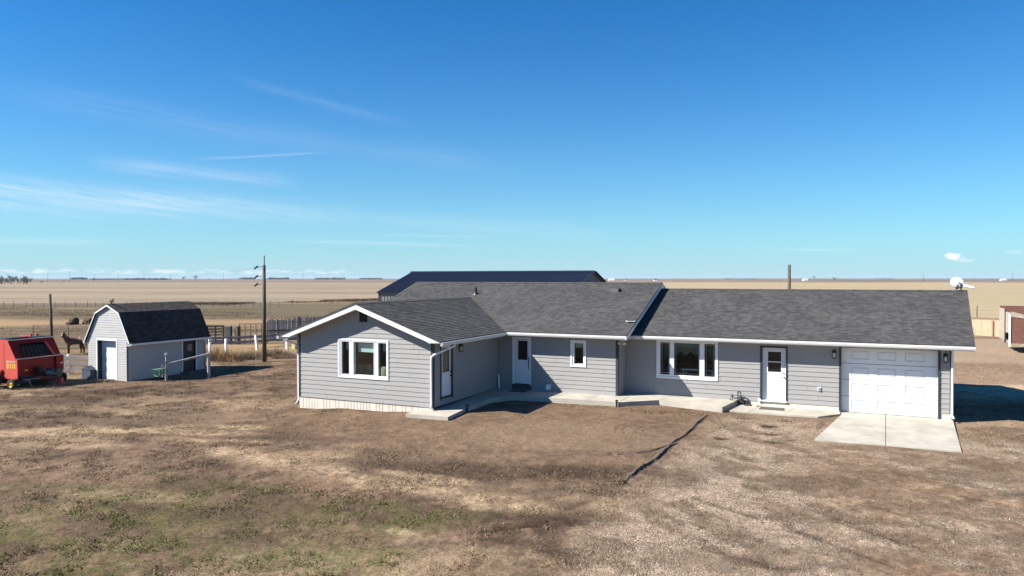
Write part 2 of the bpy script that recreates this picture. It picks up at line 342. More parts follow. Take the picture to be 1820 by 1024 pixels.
# ------------------------------------------------------------------ ground: one sheet, finer where it is near
drv_z = lambda x, y: -.215 - .030 * np.clip(30 - y, 0, 4.6)
SLABS = [([(-.6, 30.6), (-1.35, 25.35), (3.15, 25.45), (3.35, 30.4)], drv_z), ([(-4.4, 28.65), (-1.15, 28.75), (-.4, 29.8), (-.4, 30.4), (-4.4, 30.4)], lambda x, y: -.19 + 0 * x),
         ([(-14.8, 22.8), (-13.15, 22.9), (-13.3, 26.6), (-12.7, 27.5), (-8.3, 27.8), (-8.3, 29.3), (-14.2, 29.3), (-14.2, 23.7)], lambda x, y: -.14 + .02 * np.clip(y - 23, 0, 5)), ([(-8.3, 27.85), (-7, 29.0), (-4.45, 28.4), (-4.2, 30.4), (-8.7, 30.4)], lambda x, y: -.02 + 0 * x)]
def build_ground():
    th = np.concatenate([np.radians(np.arange(-52, 52, .19)), np.radians(np.arange(52, 308, 8))]) - R(YAW)   # angle clockwise from +Y
    rr = [0.5, 2, 4, 6, 8]; r = 9.5
    while r < 9000: rr.append(r); r *= 1.0065 if r < 46 else 1.0125
    rr = np.array(rr); nt_, nr = len(th), len(rr)
    TH, RR = np.meshgrid(th, rr); x = (np.sin(TH) * RR).ravel(); y = (np.cos(TH) * RR).ravel(); dist = np.hypot(x, y)
    z = np.zeros_like(x)
    for i in range(0, len(x), 40000): z[i:i + 40000] = gbase(x[i:i + 40000], y[i:i + 40000])
    c, a, det = cover(x, y)
    near = 1 - sstep(45, 120, dist)
    hard = sstep(-22, -20.2, x) * (1 - sstep(4.5, 6, x)) * sstep(21.5, 23.2, y) * (1 - sstep(41, 44, y))
    z += near * (1 - .8 * hard) * ((fbm(x, y, .35, 3, 3) - .5) * .10 + (fbm(x, y, 2.2, 3, 5) - .5) * .05 * (1 - .55 * a[:, 1]) + det)
    z += near * (1 - hard) * (fbm(x, y, 7, 3, 8) - .5) * .045
    z += sstep(150, 260, dist) * (fbm(x, y, .004, 3, 12) - .5) * 1.2
    z += sstep(1500, 4000, dist) * (fbm(x, y, .0011, 3, 14) - .42) * 11 * sstep(-1500, 1500, x + .2 * y)
    for poly, zf in SLABS:
        px = [p[0] for p in poly]; k = np.where((x > min(px)) & (x < max(px)) & (dist < 45))[0]; ins = np.zeros(len(k), bool); xx, yy = x[k], y[k]
        for (ax, ay), (bx, by) in zip(poly, poly[1:] + poly[:1]):
            cr = ((ay > yy) != (by > yy)); ins ^= cr & (xx < (bx - ax) * (yy - ay) / ((by - ay) if abs(by - ay) > 1e-9 else 1e-9) + ax)
        k = k[ins]; z[k] = np.minimum(z[k], zf(x[k], y[k]) - .02)
    i = np.arange(nr - 1)[:, None] * nt_; j = np.arange(nt_)[None, :]; j2 = (j + 1) % nt_
    f = np.stack([i + j, i + nt_ + j, i + nt_ + j2, i + j2], -1).reshape(-1, 4)
    me = bpy.data.meshes.new('ground'); me.vertices.add(len(x)); me.vertices.foreach_set('co', np.stack([x, y, z], 1).ravel())
    me.loops.add(f.size); me.loops.foreach_set('vertex_index', f.ravel()); me.polygons.add(len(f)); me.polygons.foreach_set('loop_start', np.arange(0, f.size, 4)); me.polygons.foreach_set('loop_total', np.full(len(f), 4))
    me.update(); me.validate()
    ca = me.color_attributes.new('soil', 'FLOAT_COLOR', 'POINT'); ca.data.foreach_set('color', np.concatenate([c, np.ones((len(x), 1))], 1).ravel())
    cb = me.color_attributes.new('cover', 'FLOAT_COLOR', 'POINT'); cb.data.foreach_set('color', a.ravel())
    me.polygons.foreach_set('use_smooth', [True] * len(f))
    o = bpy.data.objects.new('ground', me); COL.objects.link(o); tag(o, kind='structure'); me.materials.append(ground_mat()); return o

def seg(x, y, p, q):
    px, py = p; qx, qy = q; dx, dy = qx - px, qy - py; l2 = dx * dx + dy * dy
    t = np.clip(((x - px) * dx + (y - py) * dy) / l2, 0, 1); return np.hypot(x - px - t * dx, y - py - t * dy), t
def blob(x, y, cx, cy, rx, ry, rot=0.0):
    c, s = math.cos(rot), math.sin(rot); u = ((x - cx) * c + (y - cy) * s) / rx; v = (-(x - cx) * s + (y - cy) * c) / ry
    return u * u + v * v
YR = R(YAW); FR = (-math.sin(YR), math.cos(YR)); RT = (math.cos(YR), math.sin(YR))
def ld(l, d): return (l * RT[0] + d * FR[0], l * RT[1] + d * FR[1])      # sideways / forward metres from the camera foot
DEP = 5.3 * 1307.5
def gp(u, v, zz=-.42):                                                  # where the ground lies under a bearing
    d = (4.85 - zz) * 1307.5 / (v - 494.6); return ld((u - 910) / 1307.5 * d, d)

BROWN = np.array([.148, .100, .066]); TANS = np.array([.212, .152, .102]); DAMP = np.array([.066, .043, .030]); STRAW = np.array([.33, .245, .155]); GRAV = np.array([.268, .208, .152]); GREEN = np.array([.085, .098, .028])
GRASSB = np.array([.148, .099, .065])
def mixc(c, col, w): return c * (1 - w[:, None]) + np.asarray(col)[None, :] * w[:, None]
def cover(x, y):
    """soil colour, cover weights (grass, gravel, green, straw) and rut depth for ground points"""
    dist = np.hypot(x, y); n1 = fbm(x, y, .22, 5, 21); n2 = fbm(x, y, .8, 4, 31); n3 = fbm(x, y, 2.6, 4, 41); n0 = fbm(x, y, .07, 4, 51)
    n4 = fbm(x, y, 6.5, 3, 45); wob = (n2 - .5) * 1.9 + (n3 - .5) * 1.5 + (n4 - .5) * .9
    l = x * RT[0] + y * RT[1]; d = x * FR[0] + y * FR[1]
    N = len(x); c = np.tile(GRASSB, (N, 1)); det = np.zeros(N)
    c = c * (.72 + .36 * n2 + .30 * n4)[:, None]
    c = mixc(c, TANS * .95, sstep(.50, .60, .5 * n3 + .5 * n1) * .6); c = mixc(c, DAMP * 1.35, sstep(.50, .62, .6 * fbm(x, y, 1.7, 4, 47) + .4 * n4) * .65)
    c = mixc(c, STRAW * .8, sstep(.54, .68, n1) * .35)
    c = mixc(c, DAMP * 1.25, sstep(.50, .64, fbm(x, y, .33, 5, 61)) * .55)
    grass = np.ones(N)
    # bare smooth dirt in the angle of the house
    q = blob(x, y, *gp(985, 775), 6.6, 4.6, .2) + wob * .22; dirt = 1 - sstep(.75, 1.15, q)
    q = blob(x, y, *gp(760, 770), 6.5, 3.2, .1) + wob * .25; dirt = np.maximum(dirt, .85 * (1 - sstep(.7, 1.2, q)))
    q = blob(x, y, *gp(520, 752), 6.5, 2.3, .1) + wob * .35; dirt = np.maximum(dirt, .6 * (1 - sstep(.6, 1.3, q)))
    dc = BROWN * (.78 + .18 * sstep(.4, .6, n3) + .24 * n2 + .14 * (n4 - .5))[:, None]
    c = c * (1 - dirt[:, None]) + dc * dirt[:, None]
    c = mixc(c, TANS * .88, (1 - sstep(.4, 1.3, blob(x, y, *gp(1000, 785), 3.6, 2.4, .2) + wob * .2)) * .55)
    grass *= 1 - dirt * .97
    # gravel yard, right of the rut
    p0, p1, p2, p3 = gp(1268, 744), gp(1118, 855), gp(1000, 960), gp(940, 1080)
    def side(p, q): return ((q[0] - p[0]) * (y - p[1]) - (q[1] - p[1]) * (x - p[0])) / math.hypot(q[0] - p[0], q[1] - p[1])
    s1 = side(p0, p1); s2 = side(p1, p2); s3 = side(p2, p3)
    ins = np.where(y > p1[1], s1, np.where(y > p2[1], s2, s3)) + wob * .5
    gr = sstep(-.5, 1.4, ins) * (1 - sstep(42, 60, y))
    back = sstep(27.0, 28.2, y) * sstep(-9, -4, x) ; gr = gr * (1 - .6 * back)
    ta, tb = gp(1395, 935), gp(1600, 1012); tl = math.hypot(tb[0] - ta[0], tb[1] - ta[1]); tx, ty = (tb[0] - ta[0]) / tl, (tb[1] - ta[1]) / tl
    al_, ac_ = x * tx + y * ty, -x * ty + y * tx; sk = fbm(al_ * .28, ac_, .95, 5, 111); sk2 = fbm(al_ * .5, ac_, 2.4, 4, 113)
    bandg = np.exp(-((ins - 2.2) / 2.0) ** 2); g1 = gr * np.clip(bandg * .9 + sstep(.40, .62, .55 * sk + .3 * n1 + .15 * n4 + .02), 0, 1)
    drt = np.where((sk2 > .5)[:, None], TANS, BROWN * 1.12) * (.78 + .44 * n4)[:, None]
    c = c * (1 - gr * .9)[:, None] + drt * (gr * .9)[:, None]; c = mixc(c, GRAV, g1 * .85); c = mixc(c, BROWN * .92, gr * sstep(.51, .60, sk2 * .6 + sk * .4) * .7)
    c = c * (1 + (gr * (n3 - .5) * .5))[:, None]
    for (u, v, rx, ry, w) in ((1450, 862, 1.9, .7, .75), (1385, 872, 1.0, .35, .7), (1560, 850, 2.2, .5, .45), (1640, 845, 1.6, .4, .55), (1545, 800, 1.6, .4, .5), (1480, 925, 1.6, .4, .35), (1620, 905, 1.5, .35, .45), (1780, 830, 1.3, .7, .6), (1765, 770, 1.0, .5, .7), (1700, 960, 1.8, .5, .45), (1300, 1000, 2.2, .6, .45), (1560, 985, 2.6, .45, .4)):
        q = blob(x, y, *gp(u, v), rx, ry, .35) + wob * .55; w_ = w * (1 - sstep(.35, 1.2, q)); c = mixc(c, BROWN * .82, w_); g1 = g1 * (1 - w_ * .8)
    grass *= 1 - gr * .93
    # wheel ruts and the graded edge
    def rut(p, q, w, depth, dark, berm=0.0, nz=.5):
        nonlocal c, det, grass
        dd, t = seg(x, y, p, q); dd = dd + (n3 - .5) * w * 1.6
        k = np.exp(-(dd / w) ** 2) * sstep(-.02, .04, t) * (1 - sstep(.96, 1.02, t)) * (1 - nz + nz * 2 * sstep(.35, .65, n2))
        k = np.clip(k, 0, 1); det = det - k * depth + berm * np.exp(-((dd - 2 * w) / w) ** 2); c = mixc(c, DAMP * .75, k * dark)
    e1 = [(1256, 748), (1235, 770), (1204, 793), (1172, 820), (1138, 844), (1108, 865)]  # shadow of the graded lip painted as a dark line
    for k in range(5): rut(gp(*e1[k]), gp(*e1[k + 1]), .075, .06, 1.0, .02, .15)
    e1 = [(1206, 795), (1191, 802), (1155, 812), (1082, 817)]  # side branch of the lip, its shadow painted likewise
    for k in range(3): rut(gp(*e1[k]), gp(*e1[k + 1]), .06, .04, .9, .01, .25)
    e1 = [(1116, 863), (1075, 882), (1020, 905), (985, 934)]
    for k in range(3): rut(gp(*e1[k]), gp(*e1[k + 1]), .20, .03, .6, .0, .6)
    rut(gp(1252, 752), gp(1300, 772), .12, .05, .6); rut(gp(860, 952), gp(985, 934), .13, .06, .9, .03, .3); rut(gp(980, 935), gp(1090, 928), .3, .02, .6)
    for (p, q, w, dk) in (((1395, 935), (1600, 1012), .16, .55), ((1195, 965), (1420, 1020), .22, .6), ((1240, 893), (1350, 925), .12, .6), ((1430, 905), (1530, 935), .12, .45), ((1560, 905), (1700, 950), .12, .45), ((1700, 900), (1830, 880), .3, .4), ((1540, 945), (1640, 975), .12, .4), ((1380, 868), (1460, 858), .2, .5), ((1000, 1000), (960, 930), .35, .4)):
        rut(gp(*p), gp(*q), w * .6, .02, min(1, dk * .95), .006, .7)
    for (u, v) in ((1366, 766), (1400, 759), (1372, 777), (1375, 790), (1318, 754), (1280, 786)):
        q = blob(x, y, *gp(u, v), .34, .16, .2) + (n3 - .5) * .9; k = 1 - sstep(.3, 1, q); c = mixc(c, DAMP * .7, k * .9); det -= k * .05
    for r_ in (1.35, 1.15, .75, .55):                                   # turning tyre marks in the dirt
        cx, cy = gp(1178, 778); dd = np.abs(np.hypot(x - cx, y - cy) - r_ * 1.15); k = np.exp(-(dd / .035) ** 2) * sstep(.0, .6, (cx - x) + .3 + .6 * (n2 - .5)); c = mixc(c, DAMP * 1.1, k * .6); det -= k * .02
    # damp, darker earth along the foot of the graded pad
    for (u, v, rx, ry, rot, w) in ((905, 846, 4.6, .95, .25, .80), (1080, 845, 2.6, .7, .4, .7), (730, 838, 3.2, .55, .1, .55), (935, 985, 1.1, 1.4, .5, .75), (915, 925, 1.9, .55, .4, .7), (800, 985, 1.5, .5, .3, .6), (1010, 815, 3, .4, .3, .35), (470, 775, 3.5, .7, .1, .55), (560, 800, 3, .5, .1, .45), (300, 700, 6, 1.2, .3, .45), (120, 712, 5, 1.4, .3, .4), (90, 810, 2.2, .6, 0, .5), (230, 905, 1.3, .25, .2, .7), (270, 915, .9, .25, .2, .6), (180, 930, 1.2, .3, .2, .6), (380, 960, 1.6, .4, .3, .5), (1060, 880, 1.6, .4, .3, .5)):
        q = blob(x, y, *gp(u, v), rx, ry, rot) + wob * .75; w_ = w * (1 - sstep(.1, 1.5, q)) * (.5 + .8 * sstep(.35, .65, n4 * .5 + n3 * .5)); c = mixc(c, DAMP * (1.1 if w > .6 else 1.3), np.clip(w_, 0, 1))
    # pale dry straw
    st = np.zeros(N)
    for (u, v, rx, ry, rot, w) in ((125, 767, 3.2, .75, .45, 1.0), (20, 770, 2.2, .6, .3, .8), (345, 770, 2.2, .6, .3, .9), (425, 761, 1.2, .4, .2, 1.1), (325, 783, 1.6, .35, .2, .7), (440, 787, 1.0, .35, .2, .7), (480, 822, 3.2, .8, -.15, .95), (610, 850, 3.2, .8, -.2, .95), (720, 868, 2.8, .75, -.1, 1.0), (780, 855, 1.2, .35, 0, 1.1), (715, 846, 1.2, .3, 0, 1.0), (865, 897, 1.9, .75, .1, .95), (640, 1010, 2.6, .8, .2, .7), (830, 1000, 2.0, .9, .2, .5), (712, 948, .5, .2, 0, 1.1), (240, 885, 2, .5, .3, .6), (300, 725, 1.0, .2, .2, .9), (380, 713, 1.6, .25, .2, .8), (690, 722, 1.2, .2, .2, .8), (240, 737, 1.2, .2, .2, .8), (50, 700, 3, .4, .2, .6), (160, 795, 2, .5, .3, .5)):
        q = blob(x, y, *gp(u, v), rx, ry, rot) + wob * .9; st = np.maximum(st, w * (1 - sstep(.1, 1.25, q)))
    st = np.clip(st * (.25 + 1.2 * sstep(.36, .62, .5 * n3 + .5 * n4)), 0, 1) * (1 - gr * .8); c = mixc(c, STRAW * 1.0, st * .66)
    # greening turf, lower left
    ge = np.zeros(N)
    for (u, v, rx, ry, rot, w) in ((90, 950, 5.0, 2.3, .3, .85), (20, 1000, 4, 2, .3, .9), (300, 900, 4.4, 1.5, .2, .55), (250, 985, 3.2, 1.3, .2, .8), (560, 1000, 2.2, .9, .2, 1.05), (670, 920, 2.4, 1.4, .3, 1.0), (600, 985, 1.9, .7, .2, .95), (420, 870, 3, .8, .1, .5), (300, 850, 1.2, .4, .1, .6), (780, 920, 1.8, 1, .3, .45), (470, 925, 3.4, 1.6, .3, .45), (150, 880, 3.5, 1.0, .2, .5)):
        q = blob(x, y, *gp(u, v), rx, ry, rot) + wob * 1.0; ge = np.maximum(ge, w * (1 - sstep(.15, 1.3, q)))
    ge = np.clip(ge * (.25 + 1.35 * sstep(.38, .58, .5 * n2 + .5 * n3)), 0, 1) * (1 - dirt) * (1 - gr); c = mixc(c, GREEN, ge * .55 * sstep(.22, .58, n4))
    lum = c @ np.array([.3, .55, .15]); c = c * np.array([1.05, 1.035, 1.01]) * np.clip((np.maximum(lum, .02) / .112) ** .30, .6, 1.6)[:, None]
    # --- pasture and fields farther out
    u_ = -l / np.maximum(d, 1)                                           # sideways slope, only used to turn field edges
    m1 = fbm(x, y, .05, 5, 71); m2 = fbm(x, y, .012, 4, 81); stripe = fbm(l * .15, d, .09, 4, 91); stripe2 = fbm(l * .02, d, .012, 4, 93)
    far = sstep(44, 60, dist)
    past = np.tile(np.array([.30, .215, .13]), (N, 1)) * (.72 + .55 * m1)[:, None]
    past = mixc(past, [.44, .30, .16], sstep(.46, .60, stripe) * .75)
    past = mixc(past, [.165, .125, .075], sstep(.47, .60, fbm(l * .3, d, .075, 5, 97)) * .8)
    past = past * (.8 + .4 * fbm(l * .5, d, .45, 4, 98))[:, None]
    past = mixc(past, [.17, .14, .085], sstep(88, 115, d) * sstep(2, 30, -l) * (.25 + .6 * sstep(.42, .58, fbm(l * .25, d, .05, 4, 96))))
    past = mixc(past, [.43, .30, .17], np.exp(-((d - 88 + 6 * (m1 - .5)) / 7) ** 2) * .6 * sstep(20, 50, -l))
    c = c * (1 - far[:, None]) + past * far[:, None]
    # the near right-hand yard behind the garage keeps bare tan earth
    yard = sstep(-1, 3, l - 8) * sstep(29, 33, d) * (1 - sstep(78, 90, d)); c = mixc(c, np.array([.47, .35, .235]), yard * .85); c = mixc(c, [.19, .125, .085], yard * sstep(.52, .64, stripe + .15 * (m1 - .5)) * .75)
    edge = 156 + 1.25 * np.clip(l + 58, 0, 34) + 6 * (m2 - .5) + 2 * (m1 - .5); edge = np.where(l > -15, 84 + 0 * l + 3 * (m1 - .5), edge)
    fld = sstep(-2, 3, d - edge)
    fc = np.tile(np.array([.375, .305, .22]), (N, 1)); fc = mixc(fc, [.40, .32, .22], sstep(.45, .6, stripe2)); fc = mixc(fc, [.29, .235, .16], sstep(.5, .66, fbm(l * .05, d, .03, 4, 99)) * .7)
    fc = mixc(fc, [.40, .30, .215], sstep(.46, .7, m2) * .5); fc = fc * (.80 + .40 * fbm(l * .08, d, .16, 4, 107))[:, None] * (.88 + .24 * fbm(l * .03, d, .035, 4, 109))[:, None]
    rf = sstep(-40, 0, l); fc = mixc(fc, np.array([.52, .41, .245]), rf * .85); fc = fc * (.90 + .2 * m1)[:, None]
    c = c * (1 - fld[:, None]) + fc * fld[:, None]
    dk = np.exp(-((d - edge + 4) / 3.5) ** 2) * sstep(18, 24, -l) * (1 - sstep(62, 78, -l)) * (.4 + 1.2 * sstep(.4, .6, m1)); c = mixc(c, [.13, .085, .05], np.clip(dk, 0, 1) * .85)
    dk = np.exp(-((d - edge + 22 - 12 * (m1 - .5)) / 9) ** 2) * sstep(60, 100, -l) * (1 - sstep(210, 260, -l)); c = mixc(c, [.12, .10, .065], np.clip(dk * .8, 0, 1) * .5)
    # fields past the first one
    e2 = 1050 + 90 * (m2 - .5) - .06 * l; f2 = sstep(-40, 40, d - e2)
    f2c = np.tile(np.array([.27, .205, .165]), (N, 1)); b2 = fbm(l * .3, d, .0022, 4, 101); f2c = mixc(f2c, [.33, .265, .20], sstep(.46, .56, b2)); f2c = mixc(f2c, [.15, .12, .105], sstep(.52, .60, fbm(l * .25, d, .0030, 4, 103)) * .8)
    c = c * (1 - f2[:, None]) + f2c * f2[:, None]
    strip = np.exp(-((d - e2 - 30) / 60) ** 2) * sstep(.42, .52, fbm(l, d * .2, .0016, 3, 105)) ; c = mixc(c, [.10, .075, .06], np.clip(strip, 0, 1) * .7)
    grass = grass * (1 - far); g1 = g1 * (1 - far)
    a = np.stack([np.clip(grass, 0, 1), np.clip(g1, 0, 1), np.clip(ge, 0, 1), np.clip(st, 0, 1)], 1)
    c = c * (1 - .38 * far)[:, None]
    return np.clip(c, .008, 1), a, det * (1 - far)

def ground_mat():
    m, nt, b = new_mat('soil_and_turf'); N = nt.nodes.new; L = nt.links.new
    ca = N('ShaderNodeVertexColor'); ca.layer_name = 'soil'; cb = N('ShaderNodeVertexColor'); cb.layer_name = 'cover'
    sp = N('ShaderNodeSeparateColor'); L(cb.outputs[0], sp.inputs[0])
    tc = N('ShaderNodeTexCoord')
    def noise(s, d, r=.6):
        n = N('ShaderNodeTexNoise'); n.inputs['Scale'].default_value = s; n.inputs['Detail'].default_value = d; n.inputs['Roughness'].default_value = r; L(tc.outputs['Object'], n.inputs['Vector']); return n.outputs[0]
    def mr(x, a, bb, c, d):
        n = N('ShaderNodeMapRange'); L(x, n.inputs[0]); n.inputs[1].default_value = a; n.inputs[2].default_value = bb; n.inputs[3].default_value = c; n.inputs[4].default_value = d; return n.outputs[0]
    def M(op, a, bb):
        n = N('ShaderNodeMath'); n.operation = op
        for i, q in enumerate((a, bb)):
            if isinstance(q, (int, float)): n.inputs[i].default_value = q
            else: L(q, n.inputs[i])
        return n.outputs[0]
    fine = noise(15, 7, .8); mid = noise(4.2, 6, .75)
    v = M('MULTIPLY', mr(fine, .34, .66, .48, 1.52), mr(mid, .3, .7, .70, 1.30))
    mx = N('ShaderNodeMix'); mx.data_type = 'RGBA'; mx.blend_type = 'MULTIPLY'; mx.inputs[0].default_value = 1; L(ca.outputs[0], mx.inputs[6]); L(v, mx.inputs[7])
    # pebbles
    vo = N('ShaderNodeTexVoronoi'); vo.inputs['Scale'].default_value = 34; L(tc.outputs['Object'], vo.inputs['Vector'])
    bw = N('ShaderNodeSeparateColor'); L(vo.outputs['Color'], bw.inputs[0])
    pv = mr(bw.outputs[0], 0, 1, .62, 1.42)
    px = N('ShaderNodeMix'); px.data_type = 'RGBA'; px.blend_type = 'MULTIPLY'; L(M('MULTIPLY', sp.outputs[1], .9), px.inputs[0]); L(mx.outputs[2], px.inputs[6]); L(pv, px.inputs[7])
    L(px.outputs[2], b.inputs['Base Color']); b.inputs['Roughness'].default_value = 1; b.inputs['Specular IOR Level'].default_value = .1
    h = M('ADD', M('MULTIPLY', fine, .8), M('MULTIPLY', M('MULTIPLY', vo.outputs['Distance'], sp.outputs[1]), -.9))
    bp = N('ShaderNodeBump'); bp.inputs['Strength'].default_value = .8; bp.inputs['Distance'].default_value = .06; L(h, bp.inputs['Height']); L(bp.outputs[0], b.inputs['Normal'])
    return m
ground = build_ground()

# concrete walks and the garage apron
def slab(name, pts, th, joints=(), jw=.018):
    mb = MB(); top = [Vector(p) for p in pts]; mb.prism(top, (0, 0, -th))
    for p, q in joints:
        p = Vector(p); q = Vector(q); d = (q - p).normalized(); n = Vector((-d.y, d.x, 0)) * jw / 2; e = Vector((0, 0, .003))
        mb.poly([p - n + e, q - n + e, q + n + e, p + n + e], None, 1)
    o = mb.build(name, [CONC, CONCJ]); tag(o, kind='structure'); return o
def bank(pts, h, wl, seed):
    P = [Vector((*gp(*p), 0)) for p in pts]; Q = []
    for a, b in zip(P, P[1:]):
        n = max(2, int((b - a).length / .12)); Q += [a.lerp(b, k / n) for k in range(n)]
    Q.append(P[-1]); rr = random.Random(seed); rows = []; N = len(Q)
    for i, q in enumerate(Q):
        d = (Q[min(i + 1, N - 1)] - Q[max(i - 1, 0)]).normalized(); r_ = Vector((-d.y, d.x, 0)); r_ = r_ if r_.x > 0 else -r_; q = q + r_ * (.03 * math.sin(i * .23 + seed) + rr.uniform(-.018, .018))
        e = min(1, i / 4, (N - 1 - i) / 8); hh = h * e * (.85 + .3 * math.sin(i * .47 + 2 * seed) + rr.uniform(-.12, .12)); z = gz(q.x, q.y)
        f = lambda off, dz: (q + r_ * off) + Vector((0, 0, z + dz)); rows.append([f(-wl, -.05), f(-wl * .5, hh * .45), f(-.03, hh), f(.012 + rr.uniform(-.01, .02), hh * .85), f(.03 + rr.uniform(0, .03), -.02), f(.16, -.07)])
    m = MB()
    for a, b in zip(rows, rows[1:]):
        for k in range(5): m.poly([a[k], a[k + 1], b[k + 1], b[k]])
    o = m.build('dirt_bank', mat('shade_toned_earth', (.105, .073, .050), .95, var=.5, scale=9, bump=.8, bscale=30)); tag(o, kind='structure')  # earth coloured darker so the lip reads as its shadow line
bank([(1258, 746), (1248, 756), (1235, 768), (1204, 791), (1172, 817), (1138, 841), (1110, 861)], .045, .20, 1); bank([(1206, 793), (1191, 801), (1160, 809.5), (1126, 814), (1086, 815)], .035, .12, 2); bank([(1256, 746), (1270, 748), (1280, 756), (1288, 768)], .04, .10, 3)
slab('path', [(-14.85, 22.75, -.12), (-13.15, 22.87, -.12), (-13.3, 24.3, -.10), (-13.28, 26.6, -.01), (-12.7, 27.55, 0), (-8.32, 27.80, 0), (-8.32, 29.262, 0), (-14.262, 29.262, 0), (-14.262, 23.70, -.10), (-14.75, 23.70, -.12)], .30,
     [((-14.25, 24.9, -.075), (-13.29, 24.9, -.075)), ((-12.6, 29.25, 0), (-12.6, 27.56, 0)), ((-11.0, 29.25, 0), (-11.0, 27.66, 0)), ((-9.6, 29.25, 0), (-9.6, 27.74, 0))])
slab('path', [(-8.30, 27.80, -.004), (-7.0, 29.0, -.004), (-4.45, 28.38, -.004), (-4.15, 30.395, -.004), (-8.77, 30.395, -.004), (-8.77, 29.27, -.004), (-8.30, 29.27, -.004)], .30, [((-6.75, 30.39, -.004), (-7.0, 29.02, -.004))])
slab('path', [(-4.43, 28.72, -.18), (-1.15, 28.84, -.18), (-.42, 29.8, -.18), (-.42, 30.393, -.18), (-4.13, 30.393, -.18)], .25, [((-3.3, 30.38, -.18), (-3.55, 28.76, -.18)), ((-2.05, 30.38, -.18), (-2.28, 28.81, -.18))])
mb = MB()
for pts_ in ([(-.405, 30.60, -.215), (-.405, 29.74, -.22), (-1.12, 25.50, -.345), (.925, 25.56, -.345), (1.105, 30.60, -.215)], [(1.127, 30.60, -.215), (.947, 25.56, -.345), (2.97, 25.62, -.345), (3.25, 30.39, -.22), (2.79, 30.395, -.2155), (2.79, 30.60, -.215)]): mb.prism(pts_, (0, 0, -.25))
mb.prism([(1.09, 30.55, -.235), (.91, 25.6, -.362), (.96, 25.6, -.362), (1.14, 30.55, -.235)], (0, 0, -.02), 1)
tag(mb.build('driveway', [CONC, CONCJ]), kind='structure')

# ------------------------------------------------------------------ the house
WL, WR, WF, HF, HR, GF, GR = -20.655, -14.265, 23.704, 29.265, -8.778, 30.398, 3.223
house = thing('house', (-8.8, 31, -.3), 'long grey single-storey ranch house with white trim and attached garage', 'house')
def lap(O, U, Nn, lo, hi, z0, z1, holes=(), reveal=.18, t=.018, joints=True, seed=1, thick=.10, jl=3.66):
    """overlapping boards on a wall: O the wall's foot, U along it, Nn outward; lo/hi give its ends at a height"""
    O = Vector(O); U = Vector(U); Nn = Vector(Nn); mb = MB(); rj = random.Random(seed)
    P = lambda u, z, off: O + U * u + Vector((0, 0, z)) + Nn * off
    n = int(math.ceil((z1 - z0) / reveal - 1e-6))
    for k in range(n):
        za, zb = z0 + k * reveal, min(z1, z0 + (k + 1) * reveal)
        cuts = sorted({za, zb} | {q for h in holes for q in (h[2], h[3]) if za < q < zb})
        off = lambda z: t * (1 - (z - za) / reveal) + .002
        jx = []
        u = lo(za) + rj.uniform(.6, jl)
        while joints and u < hi(za): jx.append(u); u += jl * rj.choice((.5, .75, 1, 1))
        for a, b in zip(cuts, cuts[1:]):
            act = sorted([(h[0], h[1]) for h in holes if h[2] < (a + b) / 2 < h[3]])
            la, lb, ha, hb = lo(a), lo(b), hi(a), hi(b)
            segs = []; ca, cb_ = la, lb
            for h0, h1 in act: segs.append((ca, cb_, h0, h0)); ca = cb_ = h1
            segs.append((ca, cb_, ha, hb))
            for s0a, s0b, s1a, s1b in segs:
                if s1a - s0a < 1e-4: continue
                if s1b < s0b: s0b = s1b = (s0b + s1b) / 2
                mb.poly([P(s0a, a, off(a)), P(s1a, a, off(a)), P(s1b, b, off(b)), P(s0b, b, off(b))])
                if abs(a - za) < 1e-6: mb.poly([P(s0a, a, 0), P(s1a, a, 0), P(s1a, a, off(a)), P(s0a, a, off(a))])
                for j in jx:
                    if s0a + .05 < j < s1a - .05 and s0b + .05 < j < s1b - .05:
                        mb.poly([P(j - .004, a + .002, off(a) + .0015), P(j + .004, a + .002, off(a) + .0015), P(j + .004, b - .002, off(b) + .0015), P(j - .004, b - .002, off(b) + .0015)], None, 1)
    # a flat inner face so the wall is not a single skin
    zs = sorted({z0, z1} | {q for h in holes for q in (h[2], h[3])})
    return mb
const = lambda v: (lambda z: v)
JT = mat('board_joint', (.09, .09, .095), .8)
# roof planes (top of shingles)
KH, KG, KW = .3443, .36, .356
HE, HZ, HRY = 28.72, 2.545, 34.75
GE, GZ, GRY = 29.88, 2.495, 35.0
WRX, WRZ, WHW = -17.455, 3.892, 3.815
WFY = 23.22
zH = lambda y: HZ + KH * (y - HE)
zG = lambda y: GZ + KG * (y - GE)
zW = lambda x: WRZ - KW * abs(x - WRX)
EL, ER = WRX - WHW, WRX + WHW
HRX, HLX = -8.25, -22.0

# walls
wing_win = (-18.635, -16.24, .905, 2.455)
mb = lap((0, WF, 0), (1, 0, 0), (0, -1, 0), lambda z: max(WL + .10, WRX - (WRZ - .10 - z) / KW), lambda z: min(WR - .09, WRX + (WRZ - .10 - z) / KW), 0, 3.76, [wing_win], seed=3)
mb.build('wall', [SIDING, JT], house)
sdoor = (24.30, 25.10, .28, 2.26)
mb = lap((WR, 0, 0), (0, 1, 0), (1, 0, 0), const(WF + .09), const(HF - .0), 0, 2.44, [(sdoor[0] - .0, sdoor[1] + .0, sdoor[2], sdoor[3])], seed=5)
mb.build('wall', [SIDING, JT], house)
hdoor = (-13.55, -12.67, .22, 2.28); hwin = (-10.84, -10.15, 1.11, 2.24)
mb = lap((0, HF, 0), (1, 0, 0), (0, -1, 0), const(WR + .02), const(HR - .09), 0, 2.41, [hdoor, hwin], seed=8)
mb.build('wall', [SIDING, JT], house)
mb = lap((HR, 0, 0), (0, 1, 0), (1, 0, 0), lambda z: max(HF + .09, HE + (z + .10 - HZ) / KH), lambda z: min(40.2, 2 * HRY - HE - (z + .10 - HZ) / KH), 0, 4.5, [], seed=9)
